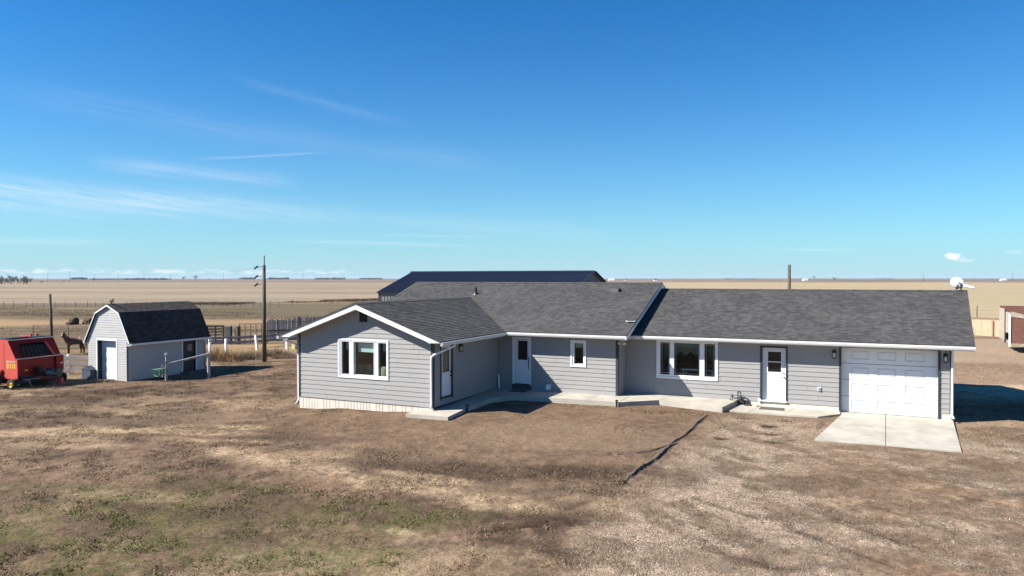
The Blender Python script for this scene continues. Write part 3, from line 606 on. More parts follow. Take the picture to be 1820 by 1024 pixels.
mb.build('wall', [SIDING, JT], house)
gwin = (-7.44, -4.945, .695, 2.30); edoor = (-3.255, -2.365, .06, 2.125); gdoor = (-.401, 2.793, -.215, 2.245)
mb = lap((0, GF, 0), (1, 0, 0), (0, -1, 0), const(HR + .02), const(GR - .08), .0, 2.36, [gwin, edoor, (gdoor[0], gdoor[1], -1, gdoor[3])], seed=11)
mb.build('wall', [SIDING, JT], house)
mb = lap((GR, 0, 0), (0, 1, 0), (1, 0, 0), lambda z: max(GF + .09, GE + (z + .10 - GZ) / KG), lambda z: min(39.6, 2 * GRY - GE - (z + .10 - GZ) / KG), 0, 4.2, [], seed=12)
mb.build('wall', [SIDING, JT], house)
mb = MB()                                                               # hidden left and back walls, closing the shell
mb.box(WL - .12, WF + .01, -.3, WL, HF, 2.46); mb.box(HLX + .4, HF + .03, -.3, WL - .125, HF + .15, 2.4); mb.box(HLX + .4, HF + .16, -.3, HLX + .52, 40.2, 2.6)
mb.poly([(HLX + .46, HF + .3, 2.6), (HLX + .46, 40.1, 2.6), (HLX + .46, HRY, 4.4)])
mb.box(HLX + .53, 40.08, -.3, HR - .03, 40.2, 2.6); mb.box(HR + .03, 39.5, -.3, GR - .03, 39.62, 2.6)
mb.build('back_wall', SIDING, house)
for bx_ in ((WL, WF - .022, 0, WL + .10, WF + .1, 2.68), (WR - .088, WF - .022, .0, WR + .022, WF + .088, 2.46), (HR - .088, HF - .022, .0, HR + .022, HF + .088, 2.41), (GR - .08, GF - .022, .0, GR + .022, GF + .088, 2.36)):
    mb = MB(); mb.box(*bx_); mb.build('corner_board', CHAR, house)
mb = MB(); mb.box(WL + .012, WF + .012, -.75, WR - .02, WF + .10, -.002)
x = WL + .2
while x < WR - .1:
    mb.box(x, WF + .005, -.74, x + .012, WF + .0118, -.005, 1); x += rnd.choice((.15, .15, .15, .15, .30))
mb.build('skirting', [CREAM, mat('skirting_gap', (.36, .31, .25), .9)], house)
mb = MB(); mb.box(-3.72, GF + .006, -.35, -.47, GF + .12, -.004); mb.box(2.87, GF + .004, -.35, GR - .02, GF + .1, -.01); mb.box(GR - .1, GF + .12, -.5, GR - .012, 39.4, -.01)
x = -3.6
while x < -.6: mb.box(x, GF + .001, -.175, x + .012, GF + .0055, -.01, 1); x += rnd.uniform(.12, .26)
mb.build('foundation', [BLOCK, mat('block_gap', (.45, .38, .29), .9)], house)
mb = MB(); mb.box(WR - .12, WF + .13, -.4, WR - .012, HF - .02, -.004); mb.box(WR, HF + .012, -.3, HR - .01, HF + .12, -.004); mb.box(HR - .1, HF + .13, -.3, HR - .012, GF - .02, -.004); mb.box(HR + .01, GF + .012, -.3, -3.74, GF + .12, -.004)
mb.build('foundation', CHAR, house)

# roofs
def roof_poly(mb, pts, along, upslope, th=.045, ex=.143, step=.013):
    """a roof plane laid in courses: each strip stands proud at its lower edge"""
    al = Vector(along).normalized(); us = Vector(upslope).normalized(); nm = al.cross(us); nm = nm if nm.z > 0 else -nm
    P = [Vector(p) for p in pts]; mb.prism(P, (0, 0, -th)); mb.uv[len(mb.f) - len(P) - 2] = [(p.dot(al), p.dot(us)) for p in P]
    v0 = min(p.dot(us) for p in P); v1 = max(p.dot(us) for p in P)
    def clip(poly, c, keep_above):
        out = []
        for i, p in enumerate(poly):
            q = poly[(i + 1) % len(poly)]; a, b = p.dot(us) - c, q.dot(us) - c
            if not keep_above: a, b = -a, -b
            if a >= 0: out.append(p)
            if (a > 0 and b < 0) or (a < 0 and b > 0): out.append(p.lerp(q, a / (a - b)))
        return out
    k = 0
    while v0 + k * ex < v1 - 1e-4:
        a = v0 + k * ex; poly = clip(clip(P, a, True), a + ex, False); k += 1
        if len(poly) < 3: continue
        up = [p + nm * (.002 + step * (1 - (p.dot(us) - a) / ex)) for p in poly]
        mb.poly(up, [(p.dot(al), p.dot(us)) for p in poly])
        low = sorted([p for p in poly if abs(p.dot(us) - a) < 1e-4], key=lambda p: p.dot(al))
        if len(low) >= 2:
            p, q = low[0], low[-1]; h = nm * (.002 + step)
            mb.poly([p, q, q + h, p + h], [(w_.dot(al), w_.dot(us) + .002) for w_ in (p, q, q, p)])
mb = MB()
roof_poly(mb, [(HLX, HE, HZ), (HRX, HE, HZ), (HRX, HRY, zH(HRY)), (HLX, HRY, zH(HRY))], (1, 0, 0), (0, 1, KH))
roof_poly(mb, [(HRX, HRY, zH(HRY) - .001), (HRX, 2 * HRY - HE, HZ), (HLX, 2 * HRY - HE, HZ), (HLX, HRY, zH(HRY) - .001)][::-1], (-1, 0, 0), (0, -1, KH))
mb.prism([(HLX, HRY - .14, zH(HRY) - .03), (HLX, HRY, zH(HRY) + .03), (HLX, HRY + .14, zH(HRY) - .03)], (HRX - HLX, 0, 0), None, None)
mroof = mb.build('roof', SHING, house)
mb = MB(); GX = 3.83; GXR = 4.22
roof_poly(mb, [(HR + .03, GE, GZ), (GX, GE, GZ), (GXR, GRY, zG(GRY)), (HR + .03, GRY, zG(GRY))], (1, 0, 0), (0, 1, KG))
roof_poly(mb, [(GXR, GRY, zG(GRY) - .001), (GX, 2 * GRY - GE, GZ), (HR + .03, 2 * GRY - GE, GZ), (HR + .03, GRY, zG(GRY) - .001)][::-1], (-1, 0, 0), (0, -1, KG))
mb.prism([(HR + .04, GRY - .14, zG(GRY) - .03), (HR + .04, GRY, zG(GRY) + .025), (HR + .04, GRY + .14, zG(GRY) - .03)], (GXR - HR - .05, 0, 0), None, None)
groof = mb.build('roof', SHING, house)
mb = MB(); yv = HE + (WRZ - HZ) / KH; ye = HE + (zW(ER) - HZ) / KH; FY = WFY - .03
roof_poly(mb, [(ER, FY, zW(ER)), (ER, ye + .02, zW(ER)), (WRX, yv + .02, WRZ), (WRX, FY, WRZ)], (0, 1, 0), (-1, 0, KW))
roof_poly(mb, [(EL, FY, zW(EL)), (WRX, FY, WRZ - .001), (WRX, yv + .02, WRZ - .001), (EL, ye + .02, zW(EL))], (0, -1, 0), (1, 0, KW))
mb.prism([(WRX - .14, FY - .004, WRZ - .03), (WRX, FY - .004, WRZ + .025), (WRX + .14, FY - .004, WRZ - .03)], (0, yv - FY - .1, 0), None, None)
wroof = mb.build('roof', SHING, house)
mb = MB(); mb.tube([(-17.36, 33.06, 3.98), (-17.36, 33.06, 4.38)], .055, 10); mb.lathe((-17.36, 33.06, 4.03), (0, -KH, 1), [(0, .17), (.02, .16), (.10, .07)], 12)
mb.build('vent_pipe', BLACKM, mroof)
mb = MB(); mb.box(-10.42, 33.45, zH(33.45) - .02, -10.02, 33.85, zH(33.85) + .05); mb.build('roof_vent', mat('grey_roof_vent', (.10, .10, .10), .7), mroof)

# white boards, soffits, gutters
T = .045
mb = MB()
for sgn in (-1, 1):                                                     # wing rake boards with boxed returns
    xe = ER if sgn > 0 else EL; xb = WRX + sgn * 3.28; bz = 2.46
    a = lambda x: zW(x) - T - .002
    mb.prism([(WRX, WFY, a(WRX)), (xe, WFY, a(xe)), (xe - sgn * .02, WFY, bz + .02), (xb + sgn * .0, WFY, bz), (xb, WFY, a(xb) - .19), (WRX, WFY, a(WRX) - .20)], (0, .03, 0))
    mb.box(xb, WFY + .031, bz, xe - sgn * .02, WF - .03, bz + .02)
    mb.prism([(xb, WFY + .031, bz + .021), (xb, WFY + .031, a(xb) - .06), (xb + sgn * .02, WFY + .031, a(xb) - .06), (xb + sgn * .02, WFY + .031, bz + .021)], (0, .42, 0))
mb.build('rake_board', WHITE, house)
mb = MB()
mb.box(HLX, HE, HZ - T - .14, HRX - .03, HE + .02, HZ - T - .001) ; mb.box(HR + .06, GE, GZ - T - .14, GX - .01, GE + .02, GZ - T - .001)
mb.box(ER - .02, WFY + .04, zW(ER) - T - .14, ER, ye - .1, zW(ER) - T - .001); mb.box(EL, WFY + .04, zW(EL) - T - .14, EL + .02, ye, zW(EL) - T - .001)
mb.build('fascia', GUTTER, house)
mb = MB()                                                               # rake board of the main gable
mb.prism([(HRX - .03, HE - .09, zH(HE - .09) - T - .002), (HRX - .03, HRY, zH(HRY) - T - .002), (HRX - .03, HRY, zH(HRY) - T - .17), (HRX - .03, HE + .03, HZ - T - .15), (HRX - .03, HE - .09, HZ - T - .13)], (.028, 0, 0))
mb.prism([(HRX - .03, HRY + .001, zH(HRY) - T - .002), (HRX - .03, 2 * HRY - HE, HZ - T - .002), (HRX - .03, 2 * HRY - HE, HZ - T - .17), (HRX - .03, HRY + .001, zH(HRY) - T - .17)], (.028, 0, 0))
mb.build('rake_board', WHITE, house); mb = MB(); mb.prism([(GX - .005, GE - .005, GZ - T - .004), (GXR - .03, GRY, zG(GRY) - T - .004), (GXR - .03, GRY, zG(GRY) - T - .16), (GX - .005, GE - .005, GZ - T - .15)], (.026, 0, 0))
mb.build('rake_board', WHITE, house)
mb = MB()
for sgn in (-1, 1):
    x0, x1 = WRX + sgn * .0, WRX + sgn * 3.27
    p = [(x0, WFY + .032, zW(x0) - T - .155), (x1, WFY + .032, zW(x1) - T - .155), (x1, WF + .02, zW(x1) - T - .155), (x0, WF + .02, zW(x0) - T - .155)]
    mb.prism(p, (0, 0, .02))
mb.box(WR, HE + .021, HZ - T - .138, HRX - .032, HF + .05, HZ - T - .12); mb.box(HR + .06, GE + .021, GZ - T - .138, GX - .012, GF + .05, GZ - T - .12)
mb.box(WR - .02, WF + .05, zW(ER) - T - .138, ER - .021, HE - .03, zW(ER) - T - .12)
mb.prism([(HR + .03, HE + .04, zH(HE) - T - .155), (HRX - .032, HE + .04, zH(HE) - T - .155), (HRX - .032, HRY, zH(HRY) - T - .155), (HR + .03, HRY, zH(HRY) - T - .155)], (0, 0, .02))
mb.prism([(GR + .02, GE + .03, zG(GE) - T - .15), (GX - .01, GE + .03, zG(GE) - T - .15), (GXR - .035, GRY, zG(GRY) - T - .15), (GR + .02, GRY, zG(GRY) - T - .15)], (0, 0, .02))
mb.build('soffit', SOFFIT, house)
def gutter(name, p, q, outward):
    p = Vector(p); q = Vector(q); o = Vector(outward); d = q - p; U = Vector((0, 0, 1))
    prof = [(0.002, 0), (0.002, -.115), (.075, -.115), (.10, -.05), (.10, -.004), (.088, -.004), (.086, -.045), (.068, -.10), (.014, -.10), (.014, 0)]
    mb = MB(); mb.prism([p + o * a + U * b for a, b in prof], d); mb.build(name, GUTTER, house)
gutter('gutter', (ER + .10, HE, HZ - T + .012), (HRX - .035, HE, HZ - T + .012), (0, -1, 0))
gutter('gutter', (HRX + .02, GE, GZ - T + .012), (GX, GE, GZ - T + .012), (0, -1, 0))
gutter('gutter', (ER, WFY - .02, zW(ER) - T + .012), (ER, HE - .01, zW(ER) - T + .012), (1, 0, 0))
gutter('gutter', (EL, WFY - .02, zW(EL) - T + .012), (EL, HE, zW(EL) - T + .012), (-1, 0, 0))
def spout(pts, w=.07, d=.055):
    mb = MB(); mb.tube(pts, .040, 8); mb.build('downspout', VINYL, house, smooth=True)
spout([(ER + .05, 24.15, 2.42), (ER + .05, 24.15, 2.30), (ER - .1, 24.0, 2.22), (WR + .06, WF - .03, 1.98), (WR - .02, WF - .07, 1.90), (WR - .03, WF - .07, 1.80), (WR - .03, WF - .07, .10), (WR + .0, WF - .16, -.02)])
spout([(EL - .05, 23.55, 2.40), (EL - .02, 23.58, 2.30), (WL - .16, 23.66, 2.14), (WL - .05, WF + .04, 2.04), (WL - .05, WF + .04, 1.9), (WL - .05, WF + .04, -.15), (WL - .12, WF - .05, -.32)])
spout([(GR - .03, GE + .30, 2.33), (GR + .0, GF - .06, 2.22), (GR - .01, GF - .065, 2.1), (GR - .01, GF - .065, -.02), (GR + .04, GF - .2, -.14)])

# windows
def rect_frame(mb, u0, u1, z0, z1, holes, P, d0, d1):
    us = sorted({u0, u1} | {h for q in holes for h in q[:2]}); zs = sorted({z0, z1} | {h for q in holes for h in q[2:]})
    for ua, ub in zip(us, us[1:]):
        run = None
        for za, zb in zip(zs, zs[1:]):
            solid = not any(q[0] <= (ua + ub) / 2 <= q[1] and q[2] <= (za + zb) / 2 <= q[3] for q in holes)
            if solid:
                if run is None: run = [za, zb]
                else: run[1] = zb
            if (not solid or zb == zs[-1]) and run: mb.hexa([P(ua, run[0], d0), P(ub, run[0], d0), P(ub, run[0], d1), P(ua, run[0], d1), P(ua, run[1], d0), P(ub, run[1], d0), P(ub, run[1], d1), P(ua, run[1], d1)]); run = None
def planeY(Y): return lambda u, z, d: Vector((u, Y + d, z))
def planeX(X): return lambda u, z, d: Vector((X - d, u, z))
def hx(mb, P, u0, u1, z0, z1, d0, d1, m=None): mb.hexa([P(u0, z0, d0), P(u1, z0, d0), P(u1, z0, d1), P(u0, z0, d1), P(u0, z1, d0), P(u1, z1, d0), P(u1, z1, d1), P(u0, z1, d1)], m)
def window(P, o, panes, grille=(), inset=.03):
    u0, u1, z0, z1 = o; mb = MB()
    rect_frame(mb, u0 + .065, u1 - .065, z0 + .065, z1 - .065, panes, P, -.012, .14)
    rect_frame(mb, u0, u1, z0, z1, [(u0 + .066, u1 - .066, z0 + .066, z1 - .066)], P, -.042, .14)
    for q in panes: rect_frame(mb, q[0] - .028, q[1] + .028, q[2] - .028, q[3] + .028, [(q[0] + .004, q[1] - .004, q[2] + .004, q[3] - .004)], P, -.024, -.0125)
    w = mb.build('window', VINYL, house)
    for q in panes:
        g = MB(); g.poly([P(q[0], q[2], .05), P(q[1], q[2], .05), P(q[1], q[3], .05), P(q[0], q[3], .05)]); g.build('pane', GLASS, w)
    if grille:
        g = MB()
        for (a, b, c, d) in grille: hx(g, P, a, b, c, d, .060, .075)
        g.build('grille', VINYL, w)
    return w
def curtain_mesh(P, uc_top, w_top, uc_bot, w_bot, z0, z1, d, folds=6):
    mb = MB(); n = folds * 4; zs = [z1 - (z1 - z0) * i / 6 for i in range(7)]; g = []
    for i, z in enumerate(zs):
        t = i / 6; uc = uc_top + (uc_bot - uc_top) * t; w = w_top + (w_bot - w_top) * t
        g.append([P(uc + w * (k / n - .5), z, d + .03 * math.sin(k * math.pi / 2)) for k in range(n + 1)])
    for i in range(6):
        for k in range(n): mb.poly([g[i][k], g[i][k + 1], g[i + 1][k + 1], g[i + 1][k]])
    return mb
PW = planeY(WF); PH = planeY(HF); PG = planeY(GF)
wp = [(-18.49, -18.10, 1.04, 2.345), (-17.905, -16.92, 1.04, 2.345), (-16.73, -16.33, 1.04, 2.345)]
w = window(PW, wing_win, wp)
for (a, b, c, d) in ((-18.38, -18.12, 2.0, 2.30), (-17.80, -16.94, 1.93, 2.28), (-16.62, -16.36, 2.0, 2.32)):
    mb = MB(); n = 8
    for k in range(n): hx(mb, PW, a, b, c + (d - c) * k / n + .004, c + (d - c) * (k + 1) / n, .16, .17 + .006 * (k % 2))
    mb.build('blind', BLIND, w)
curtain_mesh(PW, -18.12, .20, -18.20, .10, .95, 2.3, .30, 3).build('curtain', CURTAIN, w)
curtain_mesh(PW, -16.62, .16, -16.42, .13, .95, 2.3, .30, 3).build('curtain', CURTAIN, w)
gpn = [(-7.295, -6.885, .845, 2.185), (-6.72, -5.665, .845, 2.185), (-5.485, -5.055, .845, 2.185)]
gr_ = []
for q in gpn:
    gr_ += [(q[0] + .055, q[0] + .072, q[2], q[3]), (q[1] - .072, q[1] - .055, q[2], q[3]), (q[0], q[1], q[2] + .06, q[2] + .077)]
    if q[1] - q[0] < .6: gr_.append((q[0], q[1], q[3] - .077, q[3] - .06))
w = window(PG, gwin, gpn, gr_)
mb = MB()
for k in range(6): hx(mb, PG, -6.70, -5.68, 2.0 + .03 * k + .003, 2.03 + .03 * k, .16, .17 + .005 * (k % 2))
mb.build('blind', mat('green_grey_blind', (.24, .33, .30), .8), w)
mb = MB(); n = 36
for k in range(n):                                                      # scalloped valance
    t0, t1 = k / n, (k + 1) / n; dep = lambda t: .20 + .16 * abs(math.sin(t * math.pi * 2.5 + 1.57)) ** 1.5
    f = lambda k_: .24 + .012 * (k_ % 2)
    mb.poly([PG(-6.70 + 1.02 * t0, 2.02, f(k)), PG(-6.70 + 1.02 * t1, 2.02, f(k + 1)), PG(-6.70 + 1.02 * t1, 2.02 - dep(t1), f(k + 1)), PG(-6.70 + 1.02 * t0, 2.02 - dep(t0), f(k))])
mb.build('valance', CURTAIN, w)
curtain_mesh(PG, -7.02, .26, -7.20, .06, 1.15, 2.17, .22, 4).build('curtain', CURTAIN, w)
curtain_mesh(PG, -5.34, .26, -5.12, .06, 1.15, 2.17, .22, 4).build('curtain', CURTAIN, w)
mb = MB(); hx(mb, PG, -6.55, -5.2, 1.0, 1.06, .55, 1.3); hx(mb, PG, -6.5, -6.44, 0, .999, .6, .66); hx(mb, PG, -5.3, -5.24, 0, .999, .6, .66); hx(mb, PG, -6.5, -6.44, 0, .999, 1.2, 1.26); hx(mb, PG, -5.3, -5.24, 0, .999, 1.2, 1.26)
tag(mb.build('table', mat('pale_table_top', (.6, .6, .58), .5)), 'pale tabletop seen through the living room window beside the garage', 'table')
w = window(PH, hwin, [(-10.70, -10.27, 1.24, 2.115)])
mb = MB(); hx(mb, PH, -10.68, -10.29, 1.92, 2.09, .16, .18); mb.build('blind', mat('green_grey_blind', (.24, .33, .30), .8), w)
for (x0, x1, y0, y1, z0, z1) in ((WL + .3, WR - .3, WF + .145, 28.2, .05, 2.46), (-8.5, -3.7, GF + .145, 34.2, .05, 2.36), (-11.3, -9.6, HF + .145, 32, .05, 2.40)):
    mb = MB(); mb.poly([(x0, y0, z0), (x1, y0, z0), (x1, y1, z0), (x0, y1, z0)]); mb.poly([(x0, y1, z0), (x1, y1, z0), (x1, y1, z1), (x0, y1, z1)]); mb.poly([(x0, y0, z0), (x0, y1, z0), (x0, y1, z1), (x0, y0, z1)]); mb.poly([(x1, y0, z0), (x1, y1, z0), (x1, y1, z1), (x1, y0, z1)]); mb.poly([(x0, y0, z1), (x1, y0, z1), (x1, y1, z1), (x0, y1, z1)])
    mb.build('room', ROOM, house)
# gable vent
mb = MB(); hx(mb, PW, -17.60, -17.235, 3.13, 3.56, -.03, .02)
for k in range(9): mb.hexa([PW(-17.58, 3.15 + k * .045, -.035), PW(-17.255, 3.15 + k * .045, -.035), PW(-17.255, 3.17 + k * .045, -.03), PW(-17.58, 3.17 + k * .045, -.03), PW(-17.58, 3.165 + k * .045, -.045), PW(-17.255, 3.165 + k * .045, -.045), PW(-17.255, 3.18 + k * .045, -.032), PW(-17.58, 3.18 + k * .045, -.032)])
mb.build('gable_vent', DARKHOLE, house)

# doors
def door_leaf(P, u0, u1, z0, z1, d, glass_, bar=None, grooves=True, name='door'):
    mb = MB(); rect_frame(mb, u0, u1, z0, z1, [glass_], P, d, d + .045)
    g = glass_; rect_frame(mb, g[0] - .035, g[1] + .035, g[2] - .035, g[3] + .035, [(g[0] + .002, g[1] - .002, g[2] + .002, g[3] - .002)], P, d - .014, d - .0005)
    if bar: hx(mb, P, g[0], g[1], bar - .018, bar + .018, d - .006, d + .02)
    if grooves:
        wd = (u1 - u0)
        for k in (.30, .5, .70):
            uc = u0 + wd * k; hx(mb, P, uc - .085, uc + .085, z0 + .26, g[2] - .17, d - .007, d - .0005)
    o = mb.build(name, DOORW, house); m2 = MB(); m2.poly([P(g[0], g[2], d + .03), P(g[1], g[2], d + .03), P(g[1], g[3], d + .03), P(g[0], g[3], d + .03)]); m2.build('pane', DGLASS, o); return o
u0, u1, z0, z1 = edoor
mb = MB(); rect_frame(mb, u0 - .065, u1 + .065, z0 - .0, z1 + .075, [(u0, u1, z0 - .1, z1)], PG, -.03, .20); mb.build('door_frame', CHAR, house)
mb = MB(); hx(mb, PG, u0 - .09, u1 + .06, z0 - .045, z0 - .001, -.07, .2); hx(mb, PG, u0 - .13, u0 - .03, z0 - .06, z0 + .04, -.075, -.031); mb.build('door_sill', WHITE, house)
e = door_leaf(PG, u0 + .01, u1 - .01, z0, z1 - .005, .115, (-3.04, -2.545, 1.165, 1.965), 1.56)
mb = MB(); mb.lathe(PG(-2.445, .98, .115), (0, -1, 0), [(0, .03), (.02, .03), (.03, .018), (.05, .018), (.06, .032), (.085, .03), (.095, .001)], 12); mb.build('handle', GREYM, e); mb = MB(); mb.lathe(PG(-2.445, 1.13, .115), (0, -1, 0), [(0, .035), (.02, .035), (.025, .001)], 12); mb.build('deadbolt', GREYM, e)
mb = MB(); hx(mb, PG, -2.40, -2.37, 1.02, 1.18, -.05, .02); mb.build('door_closer', VINYL, e)
u0, u1, z0, z1 = hdoor
mb = MB(); rect_frame(mb, u0, u1, z0, z1, [(u0 + .07, u1 - .05, z0 - .1, z1 - .07)], PH, -.03, .1); mb.build('door_frame', WHITE, house)
e = door_leaf(PH, u0 + .075, u1 - .055, z0 + .03, z1 - .075, .0, (-13.30, -12.83, 1.29, 2.13), None, False, 'storm_door')
mb = MB(); mb.beam(PH(-12.77, 1.10, -.04), PH(-12.77, 1.32, -.04), .025, .03); mb.beam(PH(-12.77, .9, -.035), PH(-12.77, 1.42, -.035), .03, .012); mb.build('handle', BLACKM, e)
mb = MB(); hx(mb, PH, u0 - .02, u1 + .02, .0, z0 - .001, -.05, .1); mb.build('door_sill', mat('dark_sill', (.06, .055, .055), .7), house)
PX = planeX(WR); u0, u1, z0, z1 = sdoor
mb = MB(); rect_frame(mb, u0 - .09, u1 + .09, z0, z1 + .09, [(u0, u1, z0 - .1, z1)], PX, -.03, .12); hx(mb, PX, u0, u1, z0 - .04, z0, -.05, .12); mb.build('door_frame', CHAR, house)
e = door_leaf(PX, u0 + .01, u1 - .01, z0 + .02, z1 - .01, .02, (24.42, 24.98, 1.22, 2.16), None, False, 'storm_door')
mb = MB(); mb.lathe(PX(25.03, 1.2, .02), (1, 0, 0), [(0, .028), (.03, .028), (.04, .03), (.07, .028), (.08, .001)], 10); mb.build('handle', BLACKM, e); mb = MB(); mb.lathe(PX(25.03, 1.05, .02), (1, 0, 0), [(0, .03), (.03, .03), (.035, .001)], 10); mb.build('deadbolt', BLACKM, e)
# garage door: four sections of three raised panels
u0, u1, z0, z1 = gdoor; mb = MB(); dd = .175; H4 = (z1 - z0) / 4; pan = [(-.05, .545), (.83, 1.45), (1.735, 2.37)]
for k in range(4):
    za, zb = z0 + .012 + k * H4, z0 + .012 + (k + 1) * H4 - .016
    if k == 3: zb = z1 - .004
    cuts = [(p[0], p[1], za + .16, zb - .13) for p in pan]
    rect_frame(mb, u0 + .004, u1 - .004, za, zb, cuts, PG, dd, dd + .05)
    for c in cuts:
        rect_frame(mb, c[0], c[1], c[2], c[3], [(c[0] + .035, c[1] - .035, c[2] + .035, c[3] - .035)], PG, dd + .024, dd + .05)
        hx(mb, PG, c[0] + .0355, c[1] - .0355, c[2] + .0355, c[3] - .0355, dd + .004, dd + .05)
mb.build('garage_door', DOORW, house)
mb = MB(); rect_frame(mb, u0 - .075, u1 + .065, z0, z1 + .07, [(u0, u1, z0 - .1, z1)], PG, -.032, .24); mb.build('garage_door_frame', CHAR, house)
mb = MB(); hx(mb, PG, u0 + .001, u1 - .001, z0 - .003, z0 + .009, dd - .02, dd + .06); mb.build('garage_door_seal', RUBBER, house)
# lanterns, flood light, outlet cover, dryer vent
def lantern(P, u, zt):
    mb = MB(); hx(mb, P, u - .05, u + .05, zt - .16, zt - .02, -.02, .03); mb.lathe(P(u, zt - .02, -.11), (0, 0, -1), [(0, .012), (.03, .03), (.05, .075), (.10, .085), (.11, .07)], 8)
    for a in range(4):
        q = P(u, zt - .13, -.11) + Vector((math.cos(a * 1.571 + .785) * .066, math.sin(a * 1.571 + .785) * .066, 0)); mb.beam(q, q + Vector((0, 0, -.20)), .012, .012)
    mb.lathe(P(u, zt - .33, -.11), (0, 0, -1), [(0, .001), (0, .08), (.015, .08), (.03, .02), (.05, .001)], 8)
    o = mb.build('wall_lamp', BLACKM, house); g = MB(); g.lathe(P(u, zt - .13, -.11), (0, 0, -1), [(0, .02), (.03, .05), (.16, .05), (.195, .03)], 8); g.build('lamp_glass', mat('frosted_lamp_glass', (.62, .62, .60), .3), o)
lantern(PG, -.64, 2.17); lantern(PG, 3.0, 2.19); lantern(PX, 25.72, 2.28)
mb = MB(); c = Vector((-8.50, 29.0, 2.36)); mb.box(c.x - .06, c.y - .06, c.z - .06, c.x + .06, c.y + .06, c.z)
for dx, dz in ((-.10, -.15), (.09, -.14)): mb.lathe(c + Vector((dx * .5, -.02, -.08)), (dx, -.12, dz), [(0, .03), (.06, .04), (.14, .07), (.145, .06), (.12, .001)], 12)
mb.lathe(c + Vector((0, -.05, -.12)), (0, -.3, -1), [(0, .035), (.12, .035), (.13, .001)], 10); mb.build('flood_light', YLIGHT, house)
mb = MB(); mb.box(-1.215, GF - .055, .55, -1.105, GF - .021, .70); mb.box(-1.20, GF - .065, .57, -1.12, GF - .0555, .66, 1); mb.build('outlet_cover', [VINYL, GREYM], house)
mb = MB(); mb.prism([(-11.93, HF - .02, .07), (-11.93, HF - .02, .30), (-11.93, HF - .06, .30), (-11.93, HF - .14, .12), (-11.93, HF - .14, .07)], (.19, 0, 0)); mb.build('dryer_vent', VINYL, house)
mb = MB(); q = Vector((-8.47, 30.05, zH(30.05))); M3 = Matrix.Rotation(.4, 3, 'Z')
for (a, b, c_, d, e_, f_, m_) in ((-.17, -.17, .03, .17, .17, .06, 0), (-.13, -.13, .061, .13, .13, .064, 1), (-.03, -.03, -.05, .03, .03, .03, 0)):
    mb.hexa([q + M3 @ Vector(v) for v in ((a, b, c_), (d, b, c_), (d, e_, c_), (a, e_, c_), (a, b, f_ ), (d, b, f_), (d, e_, f_), (a, e_, f_))], m_)
mb.build('solar_light', [VINYL, DARKHOLE], house)

# ------------------------------------------------------------------ things by the house
def mat_thing(x0, y0, x1, y1, z, label):
    t = MB(); t.prism([(x0, y0, z), (x1, y0 + .03, z), (x1 - .03, y1, z), (x0 + .02, y1, z)], (0, 0, .018)); o = t.build('doormat', MATM); tag(o, label, 'doormat')
mat_thing(-3.27, 29.55, -2.36, 30.1, -.179, 'grey speckled doormat on the concrete before the white garage entry door')
mat_thing(-13.4, 28.45, -12.65, 29.0, .002, 'dark doormat on the shaded concrete below the white storm door')
g = thing('gas_meter', (-4.05, 30.2, -.17), 'dark gas meter with bent pipes standing by the wall left of the garage entry door', 'gas meter'); GMS = g
mb = MB(); mb.tube([(-3.95, 30.25, -.12), (-3.95, 30.25, .40), (-3.95, 30.22, .46), (-3.80, 30.15, .46), (-3.76, 30.15, .40), (-3.76, 30.15, .2)], .032, 8); mb.tube([(-4.25, 30.1, -.12), (-4.25, 30.1, .15), (-3.95, 30.2, .15)], .028, 8); mb.build('pipe', BLACKM, g, smooth=True)
mb = MB(); mb.lathe((-4.27, 30.08, .2), (0, -.2, 1), [(0, .05), (.03, .09), (.07, .10), (.10, .07), (.15, .03), (.17, .001)], 12); mb.build('regulator', CORRAL, g)
mb = MB(); mb.box(-3.86, 30.02, .02, -3.66, 30.2, .26); mb.lathe((-3.76, 30.02, .15), (0, -1, 0), [(0, .06), (.03, .055), (.032, .001)], 12); mb.build('meter_box', CORRAL, g, bevel=.015)
mb = MB(); mb.tube([(-4.4, 30.15, -.10), (-4.4, 30.15, .1), (-4.32, 30.1, .1)], .03, 8); mb.build('valve', CORRAL, g)
def rock(name, c, r, m, parent=None, seed=0, flat=.6):
    rr = random.Random(seed); bm = bmesh.new(); bmesh.ops.create_icosphere(bm, subdivisions=2, radius=1)
    for v in bm.verts: v.co = v.co * (1 + rr.uniform(-.18, .18)); v.co = Vector((v.co.x * r, v.co.y * r * .8, v.co.z * r * flat)) + Vector(c)
    me = bpy.data.meshes.new(name); bm.to_mesh(me); bm.free(); me.materials.append(m); o = bpy.data.objects.new(name, me); COL.objects.link(o)
    if parent: o.parent = parent
    return o
GMS.scale = (.64, .8, .82); GMS.location.x = -4.2
tag(rock('stone', (-3.42, 30.2, -.12), .10, CREAM, None, 3), 'pale chunk of stone at the foot of the garage entry door', 'stone')
tag(rock('leaf_litter', (-3.75, 30.2, -.16), .16, BALEM, None, 5, .25), 'small dark heap of dead leaves between gas meter and garage entry door', 'leaf heap')
mb = MB(); mb.tube([(-14.10, 29.05, .01), (-14.21, 29.20, .60)], .05, 10); tag(mb.build('pipe', VINYL, smooth=True), 'white plastic pipe leaning in the shaded corner left of the storm door', 'pipe')
def stake(x, y, z, label):
    t = MB(); t.box(x - .03, y - .03, z - .3, x + .03, y + .03, z + .10); t.lathe((x, y, z + .10), (0, 0, 1), [(0, .06), (.03, .065), (.05, .05), (.06, .001)], 8)
    tag(t.build('garden_light', BLACKM), label, 'garden light')
stake(-13.22, 24.45, -.06, 'short black garden light at the walk edge near the front wing downspout'); stake(-8.36, 27.72, -.05, 'short black garden light at the walk edge below the middle corner of the house')
